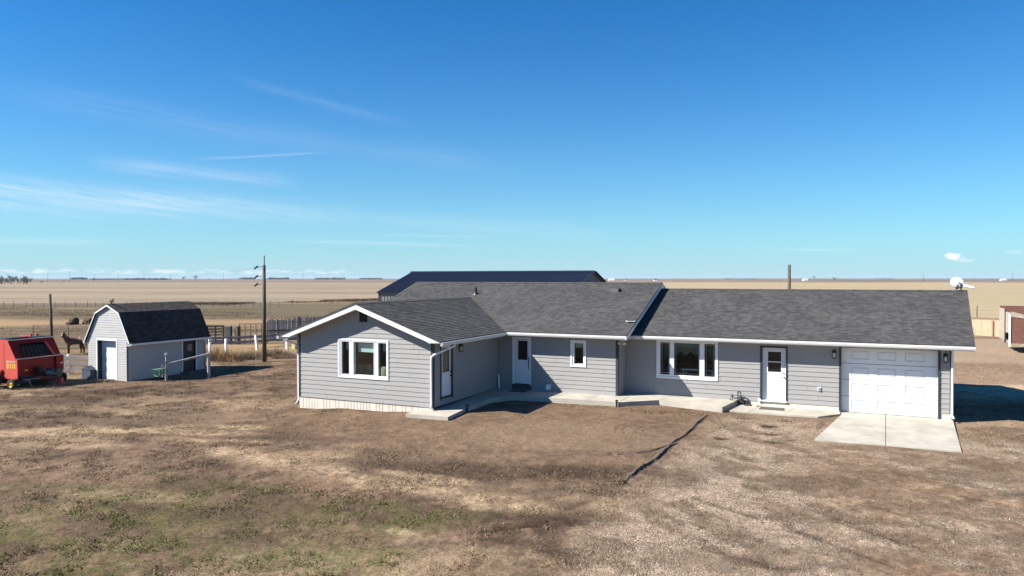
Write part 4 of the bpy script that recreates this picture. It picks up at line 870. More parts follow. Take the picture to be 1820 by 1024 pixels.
dish = thing('satellite_dish', (3.9, 34.95, zG(34.95)), 'white satellite dish on the right end of the garage ridge', 'satellite dish')
mb = MB(); c = Vector((3.86, 35.06, 4.66)); ax = Vector((.38, .80, .40)).normalized()
mb.lathe(c - ax * .06, ax, [(0, .001), (.005, .09), (.02, .17), (.045, .25), (.05, .26), (.055, .25), (.035, .17), (.02, .09), (.012, .001)], 20); mb.build('reflector', WHITE, dish, smooth=True)
mb = MB(); mb.tube([(3.98, 34.90, 4.36), (3.98, 34.90, 4.62), (3.90, 35.0, 4.68)], .03, 8); mb.tube([(3.80, 34.85, 4.38), (3.86, 34.95, 4.55)], .02, 6); mb.beam((3.86, 34.9, 4.40), (3.86, 34.9, 4.58), .05, .05); mb.build('mast', CORRAL, dish)
mb = MB(); mb.tube([(3.78, 34.9, 4.47), (4.22, 34.80, 4.52)], .018, 6); mb.build('feed_arm', CORRAL, dish)
mb = MB(); mb.hexa([(4.05, 34.76, 4.49), (4.46, 34.72, 4.42), (4.46, 34.84, 4.42), (4.05, 34.86, 4.49), (4.05, 34.76, 4.62), (4.42, 34.72, 4.50), (4.42, 34.84, 4.50), (4.05, 34.86, 4.62)]); mb.build('receiver', WHITE, dish, bevel=.02)
so = thing('sofa', (-17.3, 24.7, .05), 'olive patterned sofa with rounded back cushions behind the front wing window', 'sofa')
mb = MB(); mb.box(-18.5, 24.35, .05, -16.1, 24.5, 1.12); mb.box(-18.5, 24.51, .05, -16.1, 25.3, .5); mb.build('frame', SOFA, so, bevel=.05)
for k in range(5):
    cx = -18.05 + .40 * k; bm = bmesh.new(); bmesh.ops.create_uvsphere(bm, u_segments=12, v_segments=8, radius=1)
    for v in bm.verts:
        v.co = Vector((math.copysign(abs(v.co.x) ** .6, v.co.x) * .19, math.copysign(abs(v.co.y) ** .7, v.co.y) * .13, math.copysign(abs(v.co.z) ** .6, v.co.z) * .30)) + Vector((cx + 17.3, 24.38 - 24.7, 1.08 + .03 * (k % 2) - .05))
    me = bpy.data.meshes.new('cushion'); bm.to_mesh(me); bm.free(); me.materials.append(SOFA); me.polygons.foreach_set('use_smooth', [True] * len(me.polygons)); o = bpy.data.objects.new('cushion', me); COL.objects.link(o); o.parent = so

# ------------------------------------------------------------------ steel barn behind the house
barn = thing('steel_barn', (-30, 61, -.5), 'long steel barn with dark blue roof rising behind the house', 'barn')
BX0, BX1, BY0, BYR, BY1, BZE, BZR = -39.0, -20.6, 55.4, 61, 66.6, 3.66, 5.43
mb = MB()
def ribs(mb, p, q, z0, z1f, pitch, dpt, nrm):
    p = Vector(p); q = Vector(q); L_ = (q - p).length; d = (q - p) / L_; n = Vector(nrm); k = int(L_ / pitch)
    for i in range(k):
        a = i * pitch; pr_ = [(0, 0), (.72, 0), (.78, 1), (.94, 1), (1, 0)]
        for (u0, h0), (u1, h1) in zip(pr_, pr_[1:]):
            A = p + d * (a + u0 * pitch) + n * h0 * dpt; B = p + d * (a + u1 * pitch) + n * h1 * dpt
            mb.poly([(A.x, A.y, z0), (B.x, B.y, z0), (B.x, B.y, z1f(B)), (A.x, A.y, z1f(A))])
gab = lambda P: BZE + (BZR - BZE) * (1 - min(1, abs(P.y - BYR) / (BYR - BY0))) - .06
ribs(mb, (BX0, BY0, 0), (BX1, BY0, 0), -.6, lambda P: BZE - .05, .305, .05, (0, -1, 0)); mb.build('wall', STEELW, barn); mb = MB(); ribs(mb, (BX1, BY1, 0), (BX0, BY1, 0), -.6, lambda P: BZE - .05, .305, .05, (0, 1, 0))
mb.build('wall', STEELW, barn)
mb = MB(); ribs(mb, (BX1, BY0, 0), (BX1, BY1, 0), -.6, gab, .305, .05, (1, 0, 0)); mb.build('gable_wall', STEELW, barn); mb = MB(); ribs(mb, (BX0, BY1, 0), (BX0, BY0, 0), -.6, gab, .305, .05, (-1, 0, 0)); mb.build('gable_wall', STEELW, barn)
mb = MB()
for sg in (-1, 1):
    ye_ = BYR + sg * (BYR - BY0 + .25); sl = (BZR - BZE) / (BYR - BY0); ze_ = BZR - sl * (BYR - BY0 + .25); x = BX0 - .15
    mb.poly([(BX0 - .15, ye_, ze_ - .03), (BX1 + .15, ye_, ze_ - .03), (BX1 + .15, BYR, BZR - .03), (BX0 - .15, BYR, BZR - .03)])
    while x < BX1 + .10:
        for (u0, h0), (u1, h1) in zip([(0, 0), (.62, 0), (.70, .06), (.92, .06), (1, 0)], [(.62, 0), (.70, .06), (.92, .06), (1, 0)]):
            a, b = x + u0 * .305, min(BX1 + .15, x + u1 * .305); mb.poly([(a, ye_, ze_ + h0), (b, ye_, ze_ + h1), (b, BYR, BZR + h1), (a, BYR, BZR + h0)])
        x += .305
mb.prism([(BX0 - .16, BYR - .3, BZR - .03), (BX0 - .16, BYR, BZR + .10), (BX0 - .16, BYR + .3, BZR - .03)], (BX1 - BX0 + .32, 0, 0)); mb.build('roof', BLUEROOF, barn)
mb = MB(); mb.box(BX0 - .05, BY0 - .06, -.6, BX0 + .12, BY0 + .1, BZE - .03); mb.build('corner_trim', CHAR, barn)
mb = MB(); mb.box(BX0 - .1, BY0 - .12, BZE - .18, BX1 + .1, BY0 - .07, BZE - .06); mb.build('eave_trim', mat('eave_steel', (.22, .23, .25), .5), barn)
mb = MB(); mb.beam((BX1 + .10, BY0 - .2, BZE - .12), (BX1 + .10, BYR, BZR - .06), .10, .14); mb.beam((BX1 + .10, BYR, BZR - .06), (BX1 + .10, BY1 + .2, BZE - .12), .10, .14); mb.build('gable_trim', CHAR, barn)

# ------------------------------------------------------------------ gambrel shed
shed = thing('garden_shed', (-35.5, 28.6, -.47), 'small pale gambrel shed with black shingle roof and white overhead door', 'shed')
SXL, SXR, SY0, SY1 = -37.0, -34.0, 26.05, 31.05
PR = [(-37.22, 1.50), (-36.30, 3.08), (-35.38, 3.50), (-34.48, 3.08), (-33.66, 1.50)]
def sroof(x):
    for (xa, za), (xb, zb) in zip(PR, PR[1:]):
        if xa <= x <= xb: return za + (zb - za) * (x - xa) / (xb - xa)
    return 1.5
def xlim(z, side):
    pts = PR[:3] if side < 0 else PR[2:][::-1]
    for (xa, za), (xb, zb) in zip(pts, pts[1:]):
        if za <= z <= zb: return xa + (xb - xa) * (z - za) / (zb - za)
    return SXL if side < 0 else SXR
sd_o = (-36.28, -34.80, -.6, 1.58)
mb = lap((0, SY0, 0), (1, 0, 0), (0, -1, 0), lambda z: max(SXL, xlim(z, -1)) if z < 1.4 else (SXL if z < 1.5 else xlim(min(z, 3.49), -1) + .06), lambda z: SXR - .0 if z < 1.5 else xlim(min(z, 3.49), 1) - .06, -.6, 3.42, [sd_o], .125, .019, False)
mb.build('wall', SHEDW, shed)
sdd = (29.52, 30.42, -.35, 1.50)
mb = lap((SXR, 0, 0), (0, 1, 0), (1, 0, 0), const(SY0 + .05), const(SY1), -.6, 1.5, [(sdd[0], sdd[1], -.7, sdd[3])], .125, .019, False); mb.build('wall', SHEDW, shed)
mb = MB(); mb.box(SXL, SY0 + .02, -.6, SXL + .08, SY1 - .09, 1.55); mb.box(SXL, SY1 - .08, -.6, SXR - .02, SY1, 1.55); mb.poly([(SXL, SY1 - .04, 1.55), (SXR, SY1 - .04, 1.55)] + [(x, SY1 - .04, z - .05) for x, z in PR[1:4]][::-1]); mb.build('back_wall', SHEDW, shed)
mb = MB(); mb.box(SXR - .03, SY0 - .018, -.6, SXR + .02, SY0 + .045, 1.5); mb.build('corner_board', CHAR, shed)
mb = MB(); mb.box(SXR - .04, SY1 + .0, -.6, SXR + .02, SY1 + .05, 1.5); mb.build('corner_board', WHITE, shed)
mb = MB(); A, B = SY0 - .12, SY1 + .12
for (xa, za), (xb, zb) in zip(PR, PR[1:]):
    lo_, hi_ = ((xa, za), (xb, zb)) if za < zb else ((xb, zb), (xa, za))
    roof_poly(mb, [(lo_[0], A, lo_[1]), (lo_[0], B, lo_[1]), (hi_[0], B, hi_[1]), (hi_[0], A, hi_[1])], (0, 1, 0), (hi_[0] - lo_[0], 0, hi_[1] - lo_[1]), .03, .143, .010)
mb.build('roof', SHINGB, shed)
mb = MB()
for (xa, za), (xb, zb) in zip(PR, PR[1:]): mb.prism([(xa, A - .012, za - .035), (xb, A - .012, zb - .035), (xb, A - .012, zb - .11), (xa, A - .012, za - .11)], (0, .025, 0))
mb.build('rake_board', WHITE, shed)
mb = MB(); mb.box(PR[4][0] + .0, A + .03, 1.38, PR[4][0] + .09, B, 1.475); mb.box(SXR + .02, A + .03, 1.36, PR[4][0] - .001, B, 1.38); mb.build('gutter', GUTTER, shed); mb = MB(); mb.box(PR[0][0] - .09, A + .03, 1.38, PR[0][0], B, 1.475); mb.build('gutter', GUTTER, shed)
mb = MB(); mb.tube([(PR[4][0] + .04, B - .15, 1.38), (PR[4][0] + .0, B - .05, 1.2), (SXR + .06, SY1 + .0, 1.1), (SXR + .06, SY1, -.4)], .035, 8); mb.build('downspout', VINYL, shed, smooth=True)
PS = planeY(SY0); u0, u1, z0, z1 = sd_o
mb = MB(); rect_frame(mb, u0 - .07, u1 + .07, z0, z1 + .08, [(u0, u1, z0 - .1, z1)], PS, -.028, .0); mb.build('door_frame', WHITE, shed)
mb = MB(); hx(mb, PS, u0 - .02, u0, z0, z1, .001, .28); hx(mb, PS, u1, u1 + .02, z0, z1, .001, .28); hx(mb, PS, u0 - .02, u1 + .02, z1, z1 + .02, .001, .28); mb.build('door_jamb', CHAR, shed)
mb = MB()
for k in range(4):
    za = z0 + .10 + k * .52; hx(mb, PS, u0 + .003, u1 - .003, za, za + .508, .25, .29)
    for j in range(3): hx(mb, PS, u0 + .14 + j * .45, u0 + .46 + j * .45, za + .14, za + .37, .242, .2495)
mb.build('overhead_door', DOORW, shed)
PSX = planeX(SXR)
mb = MB(); hx(mb, PSX, sdd[0] - .05, sdd[0], -.45, 1.35, -.025, .02); hx(mb, PSX, sdd[1], sdd[1] + .05, -.45, 1.35, -.025, .02); mb.build('door_frame', WHITE, shed)
mb = MB(); hx(mb, PSX, sdd[0], sdd[1], sdd[2] - .1, sdd[3], .10, .14); hx(mb, PSX, sdd[0] + .12, sdd[1] - .12, sdd[2] + .1, sdd[2] + .75, .09, .0995); e = mb.build('door', mat('dark_door', (.025, .022, .022), .6), shed)
mb = MB(); hx(mb, PSX, 29.92, 30.24, .75, 1.12, .088, .0985); mb.build('pane', mat('shed_pane', (.16, .17, .19), .2), e)
mb = MB(); hx(mb, PSX, sdd[0] - .2, sdd[1] + .5, -.6, -.38, -.7, -.03); mb.build('doorstep', mat('old_timber', (.10, .09, .085), .9), shed)
va = thing('roof_ornament', (-35.38, 26.2, 3.5), 'small dark rooster ornament on the front peak of the shed roof', 'ornament')
mb = MB(); mb.box(-35.41, 26.17, 3.48, -35.35, 26.23, 3.60); mb.hexa([(-35.52, 26.18, 3.60), (-35.22, 26.18, 3.58), (-35.22, 26.22, 3.58), (-35.52, 26.22, 3.60), (-35.46, 26.18, 3.70), (-35.26, 26.18, 3.70), (-35.26, 26.22, 3.70), (-35.46, 26.22, 3.70)]); mb.box(-35.30, 26.18, 3.701, -35.18, 26.22, 3.76); mb.build('figure', CHAR, va)

# hydrant with hose, rail posts beside the shed
hy = thing('hydrant_post', (-32.3, 27.0, -.47), 'yard hydrant on a post with green hose in front of the shed side wall', 'hydrant')
mb = MB(); mb.tube([(-32.3, 27.0, -.6), (-32.28, 27.02, .82)], .07, 10); mb.build('post', WOODG, hy)
mb = MB(); mb.tube([(-32.22, 26.92, -.6), (-32.22, 26.92, .4), (-32.2, 26.9, .52), (-32.14, 26.86, .55)], .035, 8); mb.lathe((-32.26, 27.0, .82), (0, 0, 1), [(0, .10), (.06, .11), (.14, .09), (.18, .001)], 10); mb.build('spigot', GREYM, hy)
mb = MB(); mb.tube([(-32.22 + .20 * math.cos(t * .7) * (1 + .04 * t), 26.85 - .03 * t, .02 + .28 * math.sin(t * .7) * .7) for t in range(0, 22)], .03, 6); mb.build('hose', GREENH, hy, smooth=True)
mb = MB(); mb.tube([(-32.45, 26.9, .35), (-32.62, 26.85, .1), (-32.58, 26.84, -.2), (-32.4, 26.88, -.25)], .018, 6); mb.build('cable', VINYL, hy)
hr = thing('hitching_rail', (-31.6, 28.2, -.47), 'weathered hitching rail sloping beside the shaded side of the shed', 'rail')
mb = MB(); mb.tube([(-31.35, 28.9, -.6), (-31.35, 28.9, .85)], .085, 10); mb.build('post', WOODG, hr)
mb = MB(); mb.tube([(-32.25, 27.1, .40), (-31.33, 28.95, .80)], .055, 8); mb.build('rail', WOODG, hr)
mb = MB(); mb.box(-37.05, 25.70, -.6, -36.38, 25.98, .02); mb.prism([(-37.08, 25.68, .02), (-36.35, 25.68, .02), (-36.72, 25.68, .22)], (0, .33, 0)); tag(mb.build('shadow_block', mat('shadow_tint', (.045, .055, .085), .7)), 'dark block standing in for a cast shadow at the shed front left of its door', 'shadow stand-in')  # cast shadow on the shed front, built as a dark block

# ------------------------------------------------------------------ red hay baler, far left
BAZ = -.47; baler = thing('hay_baler', (-36.4, 22.0, BAZ), 'old red hay baler parked at the left edge beside the shed', 'baler', rz=R(7.5))
def bb(name, mb, m, **k): return mb.build(name, m, baler, local=True, **k)
DR = [(-.62, 2.28), (-.10, 1.34), (0, .98), (0, .48)]                    # side outline from the top front edge down
side = [(-2.5, 2.0), (-1.6, 2.34), (-.75, 2.34), (-.62, 2.28), (-.12, 1.42), (-.03, 1.38), (0, 1.0), (0, .46), (-.9, .46), (-1.9, .55), (-2.6, 1.1)]
for y, nm in ((0, 'side_panel'), (2.43, 'side_panel')):
    mb = MB(); mb.prism([(x, y, z) for x, z in side], (0, .04, 0)); o = bb(nm, mb, RED_SUN if y == 0 else RED_SHADE, bevel=.01)
mb = MB(); mb.hexa([(-.10, .042, .62), (-.005, .042, .62), (-.005, 2.428, .62), (-.10, 2.428, .62), (-.14, .042, 1.40), (-.045, .042, 1.40), (-.045, 2.428, 1.40), (-.14, 2.428, 1.40)]); bb('front_panel', mb, RED_SHADE, bevel=.02)
mb = MB(); mb.beam((-.02, 0, 1.42), (-.02, 2.55, 1.42), .06, .05); mb.beam((-.60, 0, 2.32), (-.60, 2.47, 2.32), .07, .045); bb('trim_rail', mb, GREYM)
mb = MB()                                                               # sloping frame round the dark bale opening
fr_ = lambda t, y: Vector((-.10 - .50 * t, y, 1.44 + .84 * t))
for (t0, t1, y0, y1) in ((.80, 1, .042, 2.428), (0, .80, .042, .46), (0, .80, 1.98, 2.428), (0, .06, .46, 1.98)):
    mb.hexa([fr_(t0, y0), fr_(t0, y1), fr_(t0, y1) + Vector((-.10, 0, 0)), fr_(t0, y0) + Vector((-.10, 0, 0)), fr_(t1, y0), fr_(t1, y1), fr_(t1, y1) + Vector((-.10, 0, 0)), fr_(t1, y0) + Vector((-.10, 0, 0))])
bb('upper_frame', mb, RED_SHADE)
mb = MB(); mb.beam(fr_(.02, 2.02) + Vector((.05, 0, 0)), fr_(.80, 1.86) + Vector((.05, 0, 0)), .16, .05); bb('brace', mb, RED_SUN)
mb = MB(); mb.hexa([(-1.5, .05, .6), (-.6, .05, .6), (-.6, 2.42, .6), (-1.5, 2.42, .6), (-1.8, .05, 2.2), (-.95, .05, 2.2), (-.95, 2.42, 2.2), (-1.8, 2.42, 2.2)]); bb('bale_chamber', mb, DARKHOLE)
mb = MB(); mb.prism([(-2.45, .041, 2.0), (-1.6, .041, 2.33), (-.72, .041, 2.33), (-.72, .041, 2.37), (-1.6, .041, 2.37), (-2.5, .041, 2.04)], (0, 2.388, 0)); bb('top_cover', mb, BLACKM)
mb = MB(); mb.box(-1.5, 1.3, 2.371, -.75, 1.38, 2.46); bb('top_bracket', mb, RED_SUN); mb = MB(); mb.box(-1.2, 1.6, 2.371, -1.1, 1.7, 2.5); bb('top_bracket', mb, RED_SUN); mb = MB(); mb.box(-1.3, 2.0, 2.371, -1.2, 2.1, 2.5); bb('top_bracket', mb, RED_SUN); mb = MB(); mb.box(-1.0, .2, 2.371, -.68, 1.2, 2.42); bb('top_hatch', mb, BLACKM)
mb = MB(); mb.box(.0, 2.05, .62, .05, 2.50, 1.40); bb('corner_shield', mb, RED_SHADE, bevel=.05)
mb = MB(); mb.box(-.25, .2, .46, -.12, 2.3, .615); mb.tube([(-.15, .15, .28), (-.15, 2.3, .28)], .14, 12)
for k in range(14):
    for a in range(4): y = .25 + k * .15; th = a * 1.571 + k * .3; mb.beam((-.15, y, .28), (-.15 + .24 * math.cos(th), y, .28 + .24 * math.sin(th)), .012, .012)
bb('pickup_reel', mb, CORRAL)
mb = MB(); mb.box(-1.9, .06, .22, -.40, 2.40, .62); mb.box(-.40, .10, .50, -.14, 2.36, .612); bb('undercarriage', mb, DARKHOLE)
mb = MB(); mb.hexa([(-.2, .8, .30), (.7, 1.25, .35), (.7, 1.42, .35), (-.2, 1.6, .30), (-.2, .8, .55), (.7, 1.25, .48), (.7, 1.42, .48), (-.2, 1.6, .55)]); mb.beam((.7, 1.33, .42), (1.1, 1.36, .36), .14, .10); bb('hitch', mb, mat('dark_red_paint', (.16, .015, .015), .5))
mb = MB(); mb.lathe((.30, 1.36, .62), (1, 0, 0), [(0, .14), (.12, .15), (.20, .10), (.34, .06), (.36, .001)], 12); mb.tube([(.1, 1.2, .8), (.3, 1.15, .85), (.45, 1.25, .6)], .03, 8); mb.tube([(.1, 1.55, .85), (.35, 1.6, .75), (.4, 1.5, .5)], .03, 8); mb.tube([(.62, 1.36, .62), (1.05, 1.38, .52)], .045, 8); bb('gearbox', mb, mat('dull_grey_metal', (.17, .165, .16), .6, metal=.3, var=.4, scale=9))
mb = MB(); mb.box(.02, .9, .62, .30, 1.15, .95); bb('drive_shield', mb, DARKHOLE); mb = MB(); mb.box(.02, 1.65, .55, .22, 2.2, .80); bb('drive_shield', mb, DARKHOLE); mb = MB(); mb.lathe((.12, 2.05, .55), (1, 0, 0), [(0, .22), (.06, .24), (.12, .22), (.13, .001)], 16); bb('pulley', mb, CORRAL)
mb = MB()
for k in range(7): mb.beam((-.28 - .03 * k, .5 + .215 * k, 2.0), (-.12, .5 + .215 * k, 1.5), .16, .02)
bb('bale_belt', mb, RUBBER)
mb = MB(); mb.hexa([(.55, 1.70, .05), (.75, 1.75, .05), (.75, 1.9, .05), (.55, 1.85, .05), (.5, 1.65, .32), (.70, 1.70, .34), (.70, 1.9, .34), (.5, 1.85, .32)]); bb('stand_foot', mb, RED_SUN)
mb = MB(); mb.tube([(.05, .25, .45), (.22, .4, .38), (.25, .5, .12), (.15, .6, .06)], .02, 6); mb.tube([(.05, .5, .40), (.3, 1.2, .42)], .02, 6); bb('hydraulic_hose', mb, GREYM)
def wheel(name, c, r, w, parent, ax=(0, 1, 0), rim=YELLOW, local=True):
    mb = MB(); h = w / 2; mb.lathe(c, ax, [(-h, r * .6), (-h, r * .86), (-h * .75, r * .97), (-h * .3, r), (h * .3, r), (h * .75, r * .97), (h, r * .86), (h, r * .6)], 24); o = mb.build(name, RUBBER, parent, local=local, smooth=True)
    m2 = MB(); m2.lathe(c, ax, [(-h * .85, r * .001), (-h * .8, r * .18), (-h * .4, r * .3), (-h * .5, r * .5), (-h * .95, r * .62), (h * .95, r * .62), (h * .5, r * .5), (h * .4, r * .2), (h * .4, r * .001)], 20); m2.build('rim', rim, o, local=True); return o
wheel('wheel', (-1.25, -.22, .42), .42, .26, baler); wheel('wheel', (-1.25, 2.70, .42), .42, .26, baler); wheel('gauge_wheel', (-.18, -.16, .24), .24, .14, baler); wheel('gauge_wheel', (-.18, 2.62, .24), .24, .14, baler)
mb = MB(); mb.beam((-1.25, -.1, .42), (-1.25, 2.6, .42), .10, .10); mb.beam((-1.25, -.12, .42), (-.95, -.02, .9), .10, .06); mb.beam((-.18, -.09, .24), (-.1, .05, .6), .05, .05); bb('axle', mb, RED_SUN)
def text_mesh(body, size, m, parent, loc, rot, ext=.003, name='lettering', width=None):
    cu = bpy.data.curves.new('lettering', 'FONT'); cu.body = body; cu.size = size; cu.extrude = ext; cu.align_x = 'CENTER'; cu.align_y = 'CENTER'
    o = bpy.data.objects.new('lettering', cu); COL.objects.link(o); dg = bpy.context.evaluated_depsgraph_get(); dg.update(); me = bpy.data.meshes.new_from_object(o.evaluated_get(dg)); bpy.data.objects.remove(o); bpy.data.curves.remove(cu)
    me.materials.clear(); me.materials.append(m); t = bpy.data.objects.new(name, me); COL.objects.link(t); t.parent = parent; t.location = loc; t.rotation_euler = rot
    if width: xs = [v.co.x for v in me.vertices]; k = width / (max(xs) - min(xs)); me.transform(Matrix.Diagonal((k, 1, 1, 1)))
    return t
DEC = mat('cream_decal', (.80, .72, .55), .5); DECY = mat('yellow_decal', (.80, .45, .08), .5)
text_mesh('NEW HOLLAND', .15, DEC, baler, (-.42, -.006, 1.28), (R(90), 0, 0), width=.54)
mb = MB()
for k, (w_, h_) in enumerate(((.07, .24), (.05, .24), (.05, .24), (.05, .24), (.09, .22))): mb.box(-.68 + k * .115, -.006, .96, -.68 + k * .115 + w_, -.001, .96 + h_)
bb('stripe_decal', mb, DECY)
mb = MB(); mb.box(-.86, -.004, .38, -.845, -.001, 2.3); bb('panel_seam', mb, DARKHOLE)
mb = MB(); mb.box(.0505, 2.30, .98, .054, 2.43, 1.04); bb('small_decal', mb, DEC); mb = MB(); mb.box(-.003, .38, .82, .002, .55, .88); bb('small_decal', mb, DECY)
# ------------------------------------------------------------------ horse
def skin(name, joints, edges, m, parent=None, loc=(0, 0, 0), rz=0, sub=1, root=1):
    me = bpy.data.meshes.new(name); me.from_pydata([j[:3] for j in joints], edges, []); o = bpy.data.objects.new(name, me); COL.objects.link(o); o.location = loc; o.rotation_euler = (0, 0, rz)
    sk = o.modifiers.new('skin', 'SKIN'); sk.use_smooth_shade = True; sv = me.skin_vertices[0].data if me.skin_vertices else None
    for i, j in enumerate(joints): sv[i].radius = (j[3], j[4] if len(j) > 4 else j[3]); sv[i].use_root = (i == root)
    sb = o.modifiers.new('sub', 'SUBSURF'); sb.levels = sub; sb.render_levels = sub; me.materials.append(m)
    if parent: o.parent = parent
    return o
hj = [(-.52, 0, 1.10, .23, .27), (-.15, 0, 1.06, .25, .30), (.30, 0, 1.06, .24, .30), (.52, 0, 1.18, .19, .27), (.70, .03, 1.46, .12, .19), (.78, .07, 1.70, .10, .14), (.84, .13, 1.78, .11, .12), (.95, .34, 1.64, .11, .12), (1.0, .50, 1.50, .09, .09),
      (-.58, .12, .86, .11, .13), (-.60, .14, .62, .115, .13), (-.70, .14, .42, .085, .10), (-.68, .14, .12, .065, .065), (-.66, .14, .03, .07, .07),
      (-.56, -.12, .86, .11, .13), (-.46, -.14, .62, .115, .13), (-.56, -.14, .42, .085, .10), (-.53, -.14, .12, .065, .065), (-.51, -.14, .03, .07, .07),
      (.46, .12, .86, .12, .14), (.48, .13, .50, .095, .105), (.47, .13, .16, .065, .065), (.50, .13, .03, .07, .07),
      (.44, -.12, .86, .12, .14), (.38, -.13, .50, .095, .105), (.35, -.13, .16, .065, .065), (.37, -.13, .03, .07, .07), (.86, .06, 1.93, .035, .035), (.78, .15, 1.94, .035, .035)]
he = [(0, 1), (1, 2), (2, 3), (3, 4), (4, 5), (5, 6), (6, 7), (7, 8), (0, 9), (9, 10), (10, 11), (11, 12), (12, 13), (0, 14), (14, 15), (15, 16), (16, 17), (17, 18), (2, 19), (19, 20), (20, 21), (21, 22), (2, 23), (23, 24), (24, 25), (25, 26), (6, 27), (6, 28)]
horse = skin('horse', hj, he, HORSE, None, (-49.8, 34.0, -.50), R(250), 1, 1)
horse.scale = (.84, .84, .84); tag(horse, 'dark bay horse standing in the corral beyond the baler, head raised to the left', 'horse')
skin('mane', [(.50, -.0, 1.36, .03, .05), (.64, .0, 1.58, .03, .06), (.76, .04, 1.80, .03, .05), (.86, .13, 1.86, .02, .03)], [(0, 1), (1, 2), (2, 3)], MANE, horse)
skin('tail', [(-.74, 0, 1.22, .04), (-.86, 0, 1.05, .05), (-.90, 0, .75, .06), (-.88, 0, .45, .03)], [(0, 1), (1, 2), (2, 3)], MANE, horse)

# ------------------------------------------------------------------ fences and yards
def gpost(mb, x, y, h, w, m=None, lean=(0, 0), round_=False, z=None):
    z = gz(x, y) if z is None else z
    if round_: mb.tube([(x, y, z - .2), (x + lean[0], y + lean[1], z + h)], w / 2, 8)
    else: mb.beam((x, y, z - .2), (x + lean[0], y + lean[1], z + h), w, w)
f = thing('board_fence', (-39, 26.8, -.48), 'low grey board fence with white posts between baler and shed', 'fence')
for i, t in enumerate((-.9, -.45, .0, .42, .86)):
    mb = MB(); x, y = -42.6 + 5.0 * (t + .2), 25.2 + 2.3 * (t + .2); gpost(mb, x, y, 1.10 if i < 4 else 1.18, .12); mb.build('post', POSTW, f)
for h in (.28, .60, .92):
    mb = MB(); mb.beam((-48.0, 22.6, gz(-48, 22.6) + h + .02), (-37.3, 27.55, gz(-37.3, 27.5) + h), .04, .16); mb.build('rail', WOODG, f)
def pipe_panel(p, q, n, h, rad, m, name, label, cat, posts=2, group=None):
    t = thing(name, (p[0], p[1], gz(*p)), label, cat, group); za, zb = gz(*p), gz(*q)
    for k in range(n):
        mb = MB(); hh = .25 + (h - .25) * k / (n - 1); mb.tube([(p[0], p[1], za + hh), (q[0], q[1], zb + hh)], rad * (1.4 if k == n - 1 else 1), 6); mb.build('rail', m, t)
    for k in range(posts):
        s = k / (posts - 1); x = p[0] + (q[0] - p[0]) * s; y = p[1] + (q[1] - p[1]) * s; mb = MB(); mb.tube([(x, y, gz(x, y) - .1), (x, y, gz(x, y) + h + .03)], rad * 1.5, 6); mb.build('upright', m, t)
    return t
pipe_panel((-56.6, 35.4), (-51.6, 37.5), 8, 1.72, .020, RUST, 'pipe_fence', 'thin rusty pipe corral panel behind the horse', 'fence panel', 3)
pipe_panel((-47.9, 43.2), (-46.3, 44.2), 6, 1.45, .05, CORRAL, 'corral_gate', 'dark heavy pipe gate just right of the shed roof end', 'gate', 4)
mb = MB(); p = gp(406, 613, -.5); mb.box(p[0] - .32, p[1] - .1, -.6, p[0] + .32, p[1] + .1, 1.02); tag(mb.build('feed_bin', CORRAL, bevel=.04), 'tall black feed bin standing beside the dark pipe gate', 'feed bin')
mb = MB(); p = gp(422, 613, -.5); mb.box(p[0] - .17, p[1] - .17, -.6, p[0] + .17, p[1] + .17, 1.0); tag(mb.build('gate_post', WOODP, bevel=.03), 'thick dark timber gate post left of the brown pipe rails', 'post')
pipe_panel(gp(425, 612, -.5), gp(474, 612, -.5), 4, 1.62, .025, RUST, 'pipe_fence', 'brown pipe rail panel between timber gate post and utility pole', 'fence panel', 6)
wf = thing('windbreak_fence', (*gp(515, 607, -.5), -.5), 'weathered grey plank windbreak fence behind the front wing roof', 'fence')
p0, p1 = Vector((*gp(474, 606, -.5), 0)), Vector((*gp(575, 601, -.5), 0)); L_ = (p1 - p0).length; d_ = (p1 - p0) / L_; n_ = Vector((d_.y, -d_.x, 0)); s_ = 0; k = 0
mb = MB(); rj = random.Random(4)
pl = 0
while s_ < L_ and pl < 60:
    w_ = rj.uniform(.12, .20); h_ = 1.78 + rj.uniform(-.08, .06) + (.12 if s_ > 2.2 else 0); a = p0 + d_ * s_; b = a + d_ * (w_ - rj.choice((.012, .02, .05))); z_ = gz(a.x, a.y)
    m2 = MB(); m2.hexa([(a.x, a.y, z_ - .1), (b.x, b.y, z_ - .1), (b.x - n_.x * .025, b.y - n_.y * .025, z_ - .1), (a.x - n_.x * .025, a.y - n_.y * .025, z_ - .1), (a.x, a.y, z_ + h_), (b.x, b.y, z_ + h_ + rj.uniform(-.03, .03)), (b.x - n_.x * .025, b.y - n_.y * .025, z_ + h_), (a.x - n_.x * .025, a.y - n_.y * .025, z_ + h_)])
    m2.build('plank', [WOODG, WOODL, WOODD][rj.choice((0, 0, 1, 1, 2))], wf); s_ += w_; pl += 1
for h in (.75, 1.5):
    mb = MB(); mb.beam(Vector((p0.x, p0.y, gz(p0.x, p0.y) + h)) - n_ * .06, Vector((p1.x, p1.y, gz(p1.x, p1.y) + h)) - n_ * .06, .05, .1); mb.build('rail', WOODP, wf)
mb = MB(); mb.beam(Vector((p0.x, p0.y, gz(p0.x, p0.y) + .82)) + n_ * .04, Vector((p1.x, p1.y, gz(p1.x, p1.y) + .82)) + n_ * .04, .04, .07); mb.build('front_rail', WOODP, wf)
f = thing('board_fence', (*gp(455, 618, -.5), -.5), 'sagging grey rail fence with leaning white posts below the utility pole', 'fence')
for (u, v, h, lu) in ((372, 628, 1.05, 0), (401, 628, 1.0, 0), (457, 624, 1.15, -.18), (510, 622, 1.0, -.05)):
    x, y = gp(u, v, -.5); mb = MB(); gpost(mb, x, y, h, .14, lean=(lu, 0)); mb.build('post', POSTW, f)
